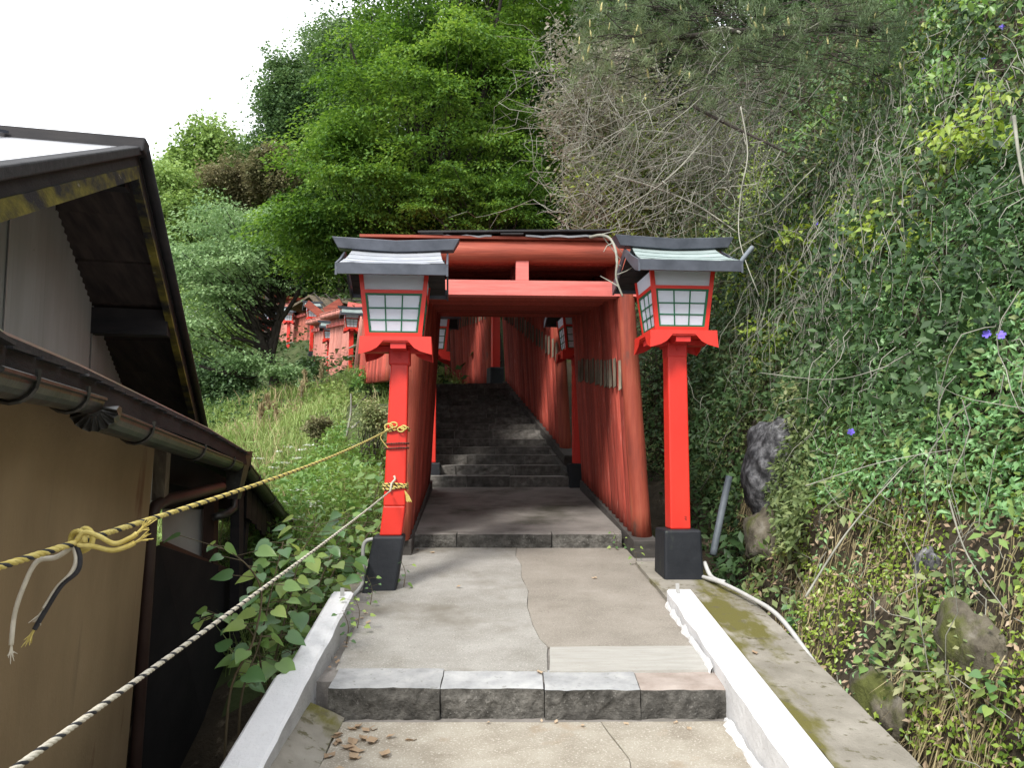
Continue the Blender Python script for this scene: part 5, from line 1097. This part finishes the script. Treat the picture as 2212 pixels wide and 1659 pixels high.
# climber leaf clusters: each creeper is a plant of its own
creep = [(1690, 330, 8.6, 150, 'creeper with yellow green leaves high above the right lantern roof'), (1830, 470, 7.6, 130, 'yellow green creeper hanging on the dark bank right of the lantern'), (1880, 240, 8.6, 190, 'broad leaved creeper below the pine at the upper right'),
         (2040, 160, 8.0, 200, 'large leaved climber in the upper right of the bank'), (2120, 330, 7.2, 150, 'bright creeper at the right edge above the periwinkle'), (2170, 130, 7.4, 180, 'climber at the top right corner'),
         (1740, 640, 6.9, 130, 'creeper trailing between the lantern and the periwinkle'), (1640, 560, 7.4, 100, 'creeper beside the right lantern roof'), (1660, 460, 8.2, 110, 'creeper strands dangling above the lantern roof end'), (1950, 560, 6.4, 120, 'small creeper at the upper border of the periwinkle'), (1700, 720, 6.6, 80, 'short creeper right of the right red post')]
for u, v, d, rad, lab in creep:
    c = bankhit(u, v); k = proj(*c)[2]/F; r = empty('creeper', c, lab, 'creeper'); nst = 10
    st = np.array(list(c))+rng.normal(0, 1, (nst, 3))*np.array([.2, .5, .45])*rad*k+OUT*.1; en = st+rng.normal(0, 1, (nst, 3))*np.array([.3, .5, .3])*rad*k*.8+np.array([-.12, 0, -.45*rad*k])
    path = curvy(st, en, 9, .10); foliage('stems', [twigs_np(path, .006, .003)], M['dry_twig'], r, kind='stuff')
    cc = path[:, 1::1].reshape(-1, 3); per = 7; N = len(cc)*per; q = np.repeat(cc, per, 0)+rng.normal(0, .06, (N, 3)); dd = norm(rng.normal(0, .7, (N, 3))+np.array([-.4, -.4, -.5])); nn = norm(OUT+np.array([0, -.1, .6])+rng.normal(0, .45, (N, 3))); L = rng.uniform(.06, .115, N)
    foliage('leaves', [leaf_np(q, dd, nn, L, L*.52)], LM['yellowgreen'] if rad < 170 else LM['knot'], r, kind='stuff')
# thicket of dead vines overhanging the tunnel
c = P(1390, 330, 10.6); th = empty('vine_thicket', c, 'grey tangled thicket of dead vines overhanging the tunnel roof on the right', 'thicket')
cl = np.concatenate([ellip(70, P(1290, 190, 11), (.75, .8, 1.1), .1, .8), ellip(60, P(1330, 420, 10.8), (.7, .8, .7), .1, .8), ellip(60, P(1480, 330, 10.6), (1.1, .9, 1.4), .1, .9)])
foliage('grey_leaves', [cluster_leaves(cl[:100], np.full(100, .26), 110, .06, .036, .6, .3)], LM['greyleaf'], th, kind='stuff')
foliage('green_leaves', [cluster_leaves(cl[60:], np.full(len(cl)-60, .30), 110, .06, .035, .6, .3)], LM['olive'], th, kind='stuff')
foliage('yellow_leaves', [cluster_leaves(ellip(30, P(1390, 400, 10.4), (1.0, .5, .8), .1, .9), np.full(30, .24), 50, .06, .045, .5, .3)], LM['yellowgreen'], th, kind='stuff')
def Pn(u, v, d): return np.array(list(P(u, v, d)))
hub = Pn(1560, 240, 9.6); n = 150
en = np.array([Pn(rng.uniform(1190, 1640), rng.uniform(330, 520), rng.uniform(8.6, 10.8)) for _ in range(n)]); stt = hub+rng.normal(0, .45, (n, 3))
A1 = twigs_np(curvy(stt, en, 12, .05, -.05), .007, .002)
n = 620; a0 = np.array([Pn(rng.uniform(1200, 1680), rng.uniform(160, 505), rng.uniform(8.4, 11)) for _ in range(n)]); e0 = a0+rng.normal(0, .45, (n, 3))*np.array([1, .6, 1.]); A2 = twigs_np(curvy(a0, e0, 9, .2), .0038, .0018)
n = 110; a0 = np.array([Pn(rng.uniform(1135, 1330), rng.uniform(40, 300), rng.uniform(10.2, 11.6)) for _ in range(n)]); e0 = a0+rng.normal(0, .35, (n, 3)); A3 = twigs_np(curvy(a0, e0, 8, .18), .0035, .0016)
n = 26; a0 = np.array([Pn(rng.uniform(1180, 1300), rng.uniform(60, 480), 10.6) for _ in range(n)]); e0 = a0+np.array([-.45, 0, -.1])*rng.uniform(.3, 1, (n, 1))+rng.normal(0, .15, (n, 3)); A4 = twigs_np(curvy(a0, e0, 8, .15), .006, .002)
foliage('dead_vines', [A1, A2, A3, A4], M['dry_twig'], th, kind='stuff')
n = 420; a0 = bank_pt(rng.uniform(4, 10.5, n), rng.uniform(1.2, 5.5, n), rng.uniform(.05, .4, n)); e0 = a0+np.c_[rng.normal(-.15, .25, n), rng.normal(0, .45, n), -rng.uniform(.2, 1.6, n)]
V1 = twigs_np(curvy(a0, e0, 11, .09), .0045, .002)
n = 120; a0 = bank_pt(rng.uniform(1.8, 6.5, n), rng.uniform(-.1, 2.0, n), rng.uniform(.03, .12, n)); e0 = a0+np.c_[rng.normal(0, .15, n), rng.normal(0, .45, n), rng.normal(-.1, .4, n)]
V2 = twigs_np(curvy(a0, e0, 8, .10), .003, .0015)
n = 380; a0 = bank_pt(rng.uniform(6.2, 10, n), rng.uniform(2.2, 5.0, n), rng.uniform(.1, .55, n)); e0 = a0+np.c_[rng.normal(-.1, .18, n), rng.normal(0, .3, n), -rng.uniform(.5, 2.0, n)]
V3 = twigs_np(curvy(a0, e0, 12, .08), .0045, .002)
tag(foliage('hanging_vines', [V1, V2, V3], M['dry_twig']), kind='stuff')
# single conspicuous bare stems
for pts, r0, lab in (([P(1275, 512, 6.9), P(1300, 508, 6.75), P(1322, 520, 6.6), P(1333, 560, 6.3), P(1331, 600, 6.15), P(1345, 640, 6.05)], .014, 'pale dead branch hanging between the gate beam and the right lantern roof'),
     ([P(1560, 250, 8.8), P(1470, 360, 8.8), P(1380, 430, 8.9), P(1260, 490, 9)], .012, 'long pale bamboo like stem slanting down the vine thicket'), ([P(1500, 230, 9), P(1560, 262, 8.8), P(1640, 300, 8.5), P(1700, 330, 8.4)], .02, 'dark thick branch crossing below the pine'),
     ([P(1600, 230, 8.3), P(1615, 330, 8.2), P(1600, 420, 8.1), P(1598, 520, 7.9), P(1640, 640, 7.6)], .008, 'pale wavy vine hanging beside the right lantern roof'), ([P(1330, 380, 9.5), P(1400, 400, 9.3), P(1500, 440, 9.1), P(1590, 500, 8.9)], .013, 'grey branch slanting down to the right inside the thicket'),
     ([P(2190, 250, 5.6), P(2200, 330, 5.5), P(2212, 400, 5.4)], .014, 'grey stem at the right edge above the periwinkle'), ([P(1920, 790, 5.0), P(1800, 820, 5.0), P(1640, 800+5, 5.4)], .0035, 'thin arching stalk across the bank beside the right red post'),
     ([P(1740, 1050, 4.6), P(1900, 1000, 4.5), P(2060, 970, 4.4)], .0035, 'thin dry stalk lying across the periwinkle border'), ([P(1740, 1290, 4.0), P(1830, 1150, 4.1), P(1950, 1010, 4.2)], .006, 'brown slanting twig in the middle of the lower bank'),
     ([P(2050, 1080, 3.9), P(2090, 1200, 3.8), P(2180, 1330, 3.6)], .005, 'brown bent twig at the right of the lower bank'), ([P(1420, 95, 9.5), P(1500, 80, 9.5), P(1560, 60, 9.4), P(1600, 70, 9.2)], .03, 'pale forked pine branch at the top of the thicket')):
    sp = smooth_path(pts, 7); o = MB().tube(sp, list(np.linspace(r0, r0*.5, len(sp))), 7).build('dry_branch', M['dry_twig'] if 'dark' not in lab else M['bark'], smooth=True, origin=sp[0]); tag(o, lab, 'branch')
    if r0 > .011:
        m = MB()
        for q in range(3, len(sp)-2, 4):
            e_ = sp[q]+Vector(rng.normal(0, .12, 3)); m.tube([sp[q], (sp[q]+e_)/2+Vector(rng.normal(0, .01, 3)), e_], [r0*.4, r0*.3, r0*.15], 5)
        m.build('side_twig', M['dry_twig'], o)['kind'] = 'stuff'
# pine
c = P(1640, 60, 9.2); pine = empty('pine_tree', c, 'pine with long needles and pale yellow candles over the top of the bank', 'tree')
MB().tube(smooth_path([P(1900, 60, 10.5), P(1750, 60, 9.8), P(1560, 70, 9.2), P(1400, 90, 9.0)], 6), list(np.linspace(.07, .02, 19)), 9).build('trunk', M['bark'], pine, smooth=True)
tips = np.array([Pn(rng.uniform(1235, 1960), 40+rng.normal(0, 1)*75+ (60 if rng.uniform() > .5 else 0), rng.uniform(8.4, 9.8)) for _ in range(420)])
uu, vv, _ = vproj(tips); tips = tips[(vv < 300-.0*(uu-1300)) & (vv > -60)]
tr0 = np.array([Pn(rng.uniform(1350, 1900), 70, 9.4) for _ in tips]); k = rng.uniform(.0, .5, (len(tips), 1))
foliage('branches', [twigs_np(curvy(tips+(tr0-tips)*.35+rng.normal(0, .1, (len(tips), 3)), tips, 6, .05), .006, .004)], M['bark'], pine)
per = 70; q = np.repeat(tips, per, 0)+rng.normal(0, .035, (len(tips)*per, 3)); N = len(q); ax_ = np.repeat(norm(rng.normal(0, .5, (len(tips), 3))+np.array([-.1, -.2, .6])), per, 0); dd = norm(ax_*.7+rng.normal(0, .6, (N, 3)))
foliage('needles', [blade_np(q, dd, rdir(N), rng.uniform(.09, .15, N), .0045)], LM['needle'], pine, kind='stuff')
ci = rng.choice(len(tips), 70, replace=False)
cm = MB().tube([(0, 0, 0), (0, 0, .02), (0, 0, .07), (0, 0, .10)], [.006, .013, .011, .003], 7).mesh('candle')
for k in ci:
    o = link('candle', cm, M['candle'], pine); o.location = Vector(tips[k])-pine.location; o.rotation_euler = (random.uniform(-.3, .3), random.uniform(-.3, .3), 0); s__ = random.uniform(.55, 1.0); o.scale = (s__, s__, s__*1.2)
# rocks
M['mossy_rock'] = nmat('mossy brown rock', [(.3, (.05, .042, .03)), (.55, (.13, .115, .085)), (.75, (.24, .225, .19))], 7, rough=.95, bump=1, bscale=14, stains=[(3, (1, 1, 1), .52, .62, (.085, .095, .025))], bdist=.03)
def rock(u, v, sx, sy, sz, lab, mat='rock', off=.03, seed=0, at=None):
    c = at or bankhit(u, v)+Vector((off, 0, 0)); bm = bmesh.new(); bmesh.ops.create_icosphere(bm, subdivisions=5, radius=1)
    for w_ in bm.verts:
        n_ = w_.co.copy(); f = 1+.30*noise.noise(n_*1.1+Vector((seed*5, 0, 0)))+.14*noise.noise(n_*2.7+Vector((seed, 3, 0)))+.05*noise.noise(n_*4.5+Vector((seed, 0, 4)))+.015*noise.noise(n_*11); w_.co = Vector((n_.x*sx*f, n_.y*sy*f, n_.z*sz*f))
    me = bpy.data.meshes.new('rock'); bm.to_mesh(me); bm.free(); o = link('rock', me, M[mat], None, True); o.location = c; return tag(o, lab, 'rock')
rock(1612, 1010, .28, .45, .46, 'large grey lichened rock face right of the right red post', seed=1, at=P(1672, 1020, 7.3))
rock(1640, 1150, .16, .40, .26, 'brown mossy rock under the grey rock face by the drain pipe', 'mossy_rock', seed=2, at=P(1655, 1165, 6.7))
rock(1995, 1230, .07, .10, .12, 'pale grey stone showing through the creepers low on the bank', seed=3)
rock(1880, 1545, .08, .3, .20, 'mossy boulder low on the bank by the mossy slab', 'mossy_rock', seed=4)
rock(2080, 1430, .10, .28, .24, 'grey brown boulder at the lower right of the bank', 'mossy_rock', seed=5)
# violet flowers
fl = [(1875, 948, 'in the middle of the bank'), (1817, 550, 'right of the lantern roof'), (1787, 495, 'topmost of the pair right of the lantern roof'), (2203, 745, 'at the right edge among the periwinkle'), (2190, 78, 'at the top right corner'), (2170, 742, 'just left of the one at the right edge'), (2150, 150, 'below the top right corner')]
for k, (u, v, w_) in enumerate(fl):
    c = bankhit(u, v)+Vector((-.16, -.08, .05)); r = empty('periwinkle_flower', c, 'violet five petalled flower %s' % w_, 'flower'); f_ = (Vector((0, 0, 1.6))-c).normalized(); f_ = (f_+Vector((-.2, .1, .3))).normalized()
    x = f_.cross(Vector((0, 0, 1))).normalized(); y = f_.cross(x)
    for i in range(5):
        a = 2*math.pi*i/5+k; e1 = x*math.cos(a)+y*math.sin(a); e2 = x*math.cos(a+1.25)+y*math.sin(a+1.25); R_ = .027
        m = MB().add([c+f_*.002, c+e1*R_*.55-f_*.001, c+e1*R_, c+(e1+e2)*R_*.66+f_*.002, c+e2*R_*.62], [(0, 1, 2, 3, 4)]); m.build('petal', M['purple'], r)
    m = MB(); m.tube([c-f_*.001, c-f_*.04, c-f_*.06+Vector((.04, 0, -.06))], .002, 5); m.build('stalk', M['green_stem'], r)

# ---- broad leaved plants over the left kerb: every leaf its own part
bm_ = MB(); ol = [(0, 0), (.20, -.06), (.36, .06), (.42, .25), (.36, .48), (.22, .72), (.07, .92), (0, 1.03)]
vs = [(0, y, 0) for y in (0, .3, .62, 1.03)]; rr = [(x, y, .10*x*2-.10*y*y) for x, y in ol[1:-1]]; ll = [(-x, y, z) for x, y, z in rr]
mid = [(0, 0, 0), (0, .3, -.02), (0, .62, -.06), (0, 1.03, -.13)]
bm_.add(mid+rr+ll, [(0, 4, 5, 1), (1, 5, 6), (1, 6, 7, 2), (2, 7, 8), (2, 8, 9, 3), (0, 1, 11, 10), (1, 12, 11), (1, 2, 13, 12), (2, 14, 13), (2, 3, 15, 14)])
LEAFS = []
for nm in ('knot_a', 'knot_b', 'knot_c'):
    me = bm_.mesh('leaf'); me.materials.append(None); LEAFS.append(me)
KM = [leafmat('broad leaf dark', [(.07, .16, .06), (.12, .23, .08)], .3, .36, .5, 8), leafmat('broad leaf mid', [(.14, .26, .07), (.22, .35, .10)], .38, .35, .5, 8), leafmat('broad leaf young', [(.26, .40, .09), (.36, .46, .15)], .45, .4, .4, 8)]
for me, m_ in zip(LEAFS, KM): me.materials.clear(); me.materials.append(m_)
def put_leaf(r, p, d, n, s):
    d = d.normalized(); n = (n-d*n.dot(d)).normalized(); x = d.cross(n); Mx = Matrix((x, d, n)).transposed().to_4x4()
    o = link('leaf', LEAFS[random.choices((0, 1, 2), (3, 4, 2))[0]], None, r, True); o.matrix_basis = Matrix.Translation(p-r.location) @ Mx @ Matrix.Diagonal((s, s, s, 1))
def leafy(pts, nl, s0, lab, name='knotweed', r0=.007, start=.25, cat='plant', wob=.03, spread=1.0):
    sp = smooth_path(pts, 7); r = empty(name, sp[0], lab, cat); MB().tube(sp, list(np.linspace(r0, r0*.35, len(sp))), 7).build('stem', M['green_stem'], r, smooth=True)
    for k in range(nl):
        t = start+(1-start)*(k+.5)/nl; i = t*(len(sp)-1); a = sp[int(i)].lerp(sp[min(int(i)+1, len(sp)-1)], i % 1)
        g_ = 2.4*k+random.uniform(-.5, .5); o_ = Vector((math.cos(g_), math.sin(g_)*.8-.25, random.uniform(-.15, .35)))
        pt = a+o_*random.uniform(.03, .16)*spread
        put_leaf(r, pt, o_+Vector((0, 0, random.uniform(-.7, -.1))), Vector((random.uniform(-.4, .4), -.6+random.uniform(-.4, .4), 1)), s0*random.uniform(.6, 1.15)*(1-.3*t))
        m = MB(); m.tube([a, pt], r0*.28, 4); m.build('leaf_stalk', M['green_stem'], r)
    return r
leafy([P(480, 1760, 3.7), P(497, 1500, 3.75), P(545, 1390, 3.8), P(565, 1290, 3.9), P(545, 1235, 3.9), P(500, 1195, 3.9), P(448, 1175, 3.85)], 18, .115, 'tall broad leaved plant bending left towards the house, leftmost stem', start=.2)
leafy([P(515, 1760, 3.8), P(520, 1520, 3.85), P(560, 1390, 4.0), P(590, 1260, 4.1), P(612, 1170, 4.2)], 26, .125, 'broad leaved plant standing upright just right of the leftmost stem', start=.3)
leafy([P(560, 1560, 4.6), P(600, 1400, 4.7), P(625, 1300, 4.8), P(650, 1200, 4.9), P(690, 1130, 5.0)], 44, .145, 'dense broad leaved plant in the middle under the cream rope', start=.15, spread=1.6)
leafy([P(640, 1460, 5.3), P(680, 1290, 5.5), P(720, 1190, 5.8), P(755, 1110, 6.1)], 42, .14, 'broad leaved plant leaning right towards the black lantern base', start=.1, spread=1.7)
leafy([P(550, 1700, 4.1), P(565, 1480, 4.1), P(545, 1370, 4.1), P(480, 1330, 4.1), P(430, 1345, 4.0)], 16, .09, 'low leafy shoot reaching left below the cream rope', start=.45)
leafy([P(680, 1350, 5.9), P(710, 1260, 6.0), P(745, 1190, 6.2), P(790, 1130, 6.5)], 40, .12, 'leafy plant between the far end of the left kerb and the lantern base', start=.1, spread=1.6)
leafy([P(590, 1560, 4.8), P(620, 1450, 4.9), P(640, 1370, 5.0), P(640, 1290, 5.1)], 32, .12, 'bushy plant hugging the outside of the left kerb', start=.1, spread=1.4)
leafy([P(760, 1230, 7.0), P(790, 1130, 7.1), P(815, 1060, 7.2), P(825, 990, 7.3)], 40, .12, 'dark leaved plant close behind the left red post', start=.05, spread=1.5)
for (u, v, d, n_, s_, lab) in ((772, 1350, 4.75, 12, .045, 'small weed growing at the inner foot of the left kerb'), (748, 1385, 4.45, 9, .04, 'tiny weed lower along the left kerb foot'), (800, 1300, 5.3, 10, .04, 'weed in the soil before the black left lantern base'), (872, 1262, 5.75, 8, .05, 'slender weed on the right side of the black left base'),
        (1372, 1225, 6.5, 9, .045, 'weed beside the end of the right sill beam'), (1330, 1190, 7.1, 10, .04, 'weed at the right end of the upper stone step'), (1600, 1210, 6.2, 12, .06, 'leafy weed below the drain pipe'), (1735, 1350, 4.6, 16, .06, 'green weed clump between the mossy slab and the bank'), (1690, 1290, 5.0, 12, .05, 'small weed above the green clump beside the hose'), (1890, 1470, 3.8, 18, .065, 'nettle like plant at the foot of the lower bank'), (2020, 1450, 3.6, 20, .07, 'leafy plant in the lower right corner of the bank'), (2170, 1540, 3.2, 18, .07, 'leafy plant at the bottom right edge')):
    p0 = P(u, v, d); p0 = p0 if u < 1500 else bankhit(u, v)+Vector((-.05, 0, 0))
    leafy([p0-Vector((0, 0, .02)), p0+Vector((.01, 0, .08)), p0+Vector((-.02, -.02, .17))], n_, s_, lab, 'weed', .003, .1, 'weed', spread=.5)
for (u, v, lab) in ((1555, 1120, 'small fern hanging beside the drain pipe'), (1565, 1075, 'upper fern on the dark rock by the drain pipe'), (1570, 1250, 'fern tuft at the foot of the drain pipe')):
    c = bankhit(u+25, v)+Vector((-.12, -.1, 0)); r = empty('fern', c, lab, 'fern'); P_ = []
    for k in range(5):
        a = k*1.3; tip = c+Vector((-.12+.08*math.cos(a), -.06+.1*math.sin(a), -.06+.05*math.sin(a*2))); N = 26; t = np.linspace(.05, 1, N)[:, None]; ln = np.array(list(c))*(1-t)+np.array(list(tip))*t; ln[:, 2] += .05*np.sin(t[:, 0]*3.1)
        ax2 = norm(np.array([list(tip-c)])); sd_ = norm(np.cross(ax2, [[0, 0, 1]]))*np.where(np.arange(N) % 2, 1, -1)[:, None]; P_.append(leaf2_np(ln, norm(sd_+ax2*.4), np.tile([[0, -.3, 1.]], (N, 1)), .05*(1.1-t[:, 0]), .012))
    foliage('fronds', P_, LM['light'], r)
# fallen leaves
fm = MB().add([(0, 0, 0), (.35, .3, .16), (.3, .7, .10), (0, 1, .2), (-.3, .65, .05), (-.34, .28, .14), (0, .5, -.02)], [(0, 1, 6), (1, 2, 6), (2, 3, 6), (3, 4, 6), (4, 5, 6), (5, 0, 6)]).mesh('fallen_leaf'); fm.materials.append(LM['dry_leaf'])
def drop(x, y, z, s, lab, grp):
    o = bpy.data.objects.new('fallen_leaf', fm); C.objects.link(o); o.location = (x, y, z); o.rotation_euler = (random.uniform(-.25, .25), random.uniform(-.25, .25), random.uniform(0, 6.3)); o.scale = (s*.8, s, s); tag(o, lab, 'leaf', grp)
for k in range(20):
    x = -.80+abs(random.gauss(0, .14)); y = 3.90-abs(random.gauss(0, .22)); drop(x, y, z1(x, y)+.006, random.uniform(.04, .085), 'dry brown leaf on the lower landing near the left end of the stone step', 'dry leaves by the left kerb')
for k in range(7):
    x = random.uniform(-.3, .95); y = 3.93-abs(random.gauss(0, .03)); drop(x, y, z1(x, y)+.005, random.uniform(.02, .045), 'small dry leaf in the angle under the stone step face', 'dry leaves under the step')
for k in range(9):
    x = random.uniform(-.95, -.86); y = random.uniform(4.2, 5.3); drop(x, y, z2(x, y)+.005, random.uniform(.025, .045), 'dry leaf in the dirt along the inner side of the left kerb', 'dry leaves along the kerb dirt')
for k, (u, v, lab) in enumerate(((905, 1188, 'pale dry leaf below the left end of the upper step'), (940, 1195, 'small leaf right of the pale one below the upper step'), (985, 1270, 'single dry leaf on the middle landing, left half'), (1290, 1250, 'tiny dry leaf on the brownish slab'), (1170, 1457, 'orange leaf on the pale step stone'), (1635, 1415, 'brown dry leaf on the mossy slab'))):
    r_ = ray(u, v); d = 3.0
    zf = (lambda x, y: zs(x, y)) if u > 1600 else z2
    while 1.6+r_.z*d > zf(r_.x*d, r_.y*d)+.004: d += .005
    drop(r_.x*d, r_.y*d, 1.6+r_.z*d+.004, .05, lab, None)
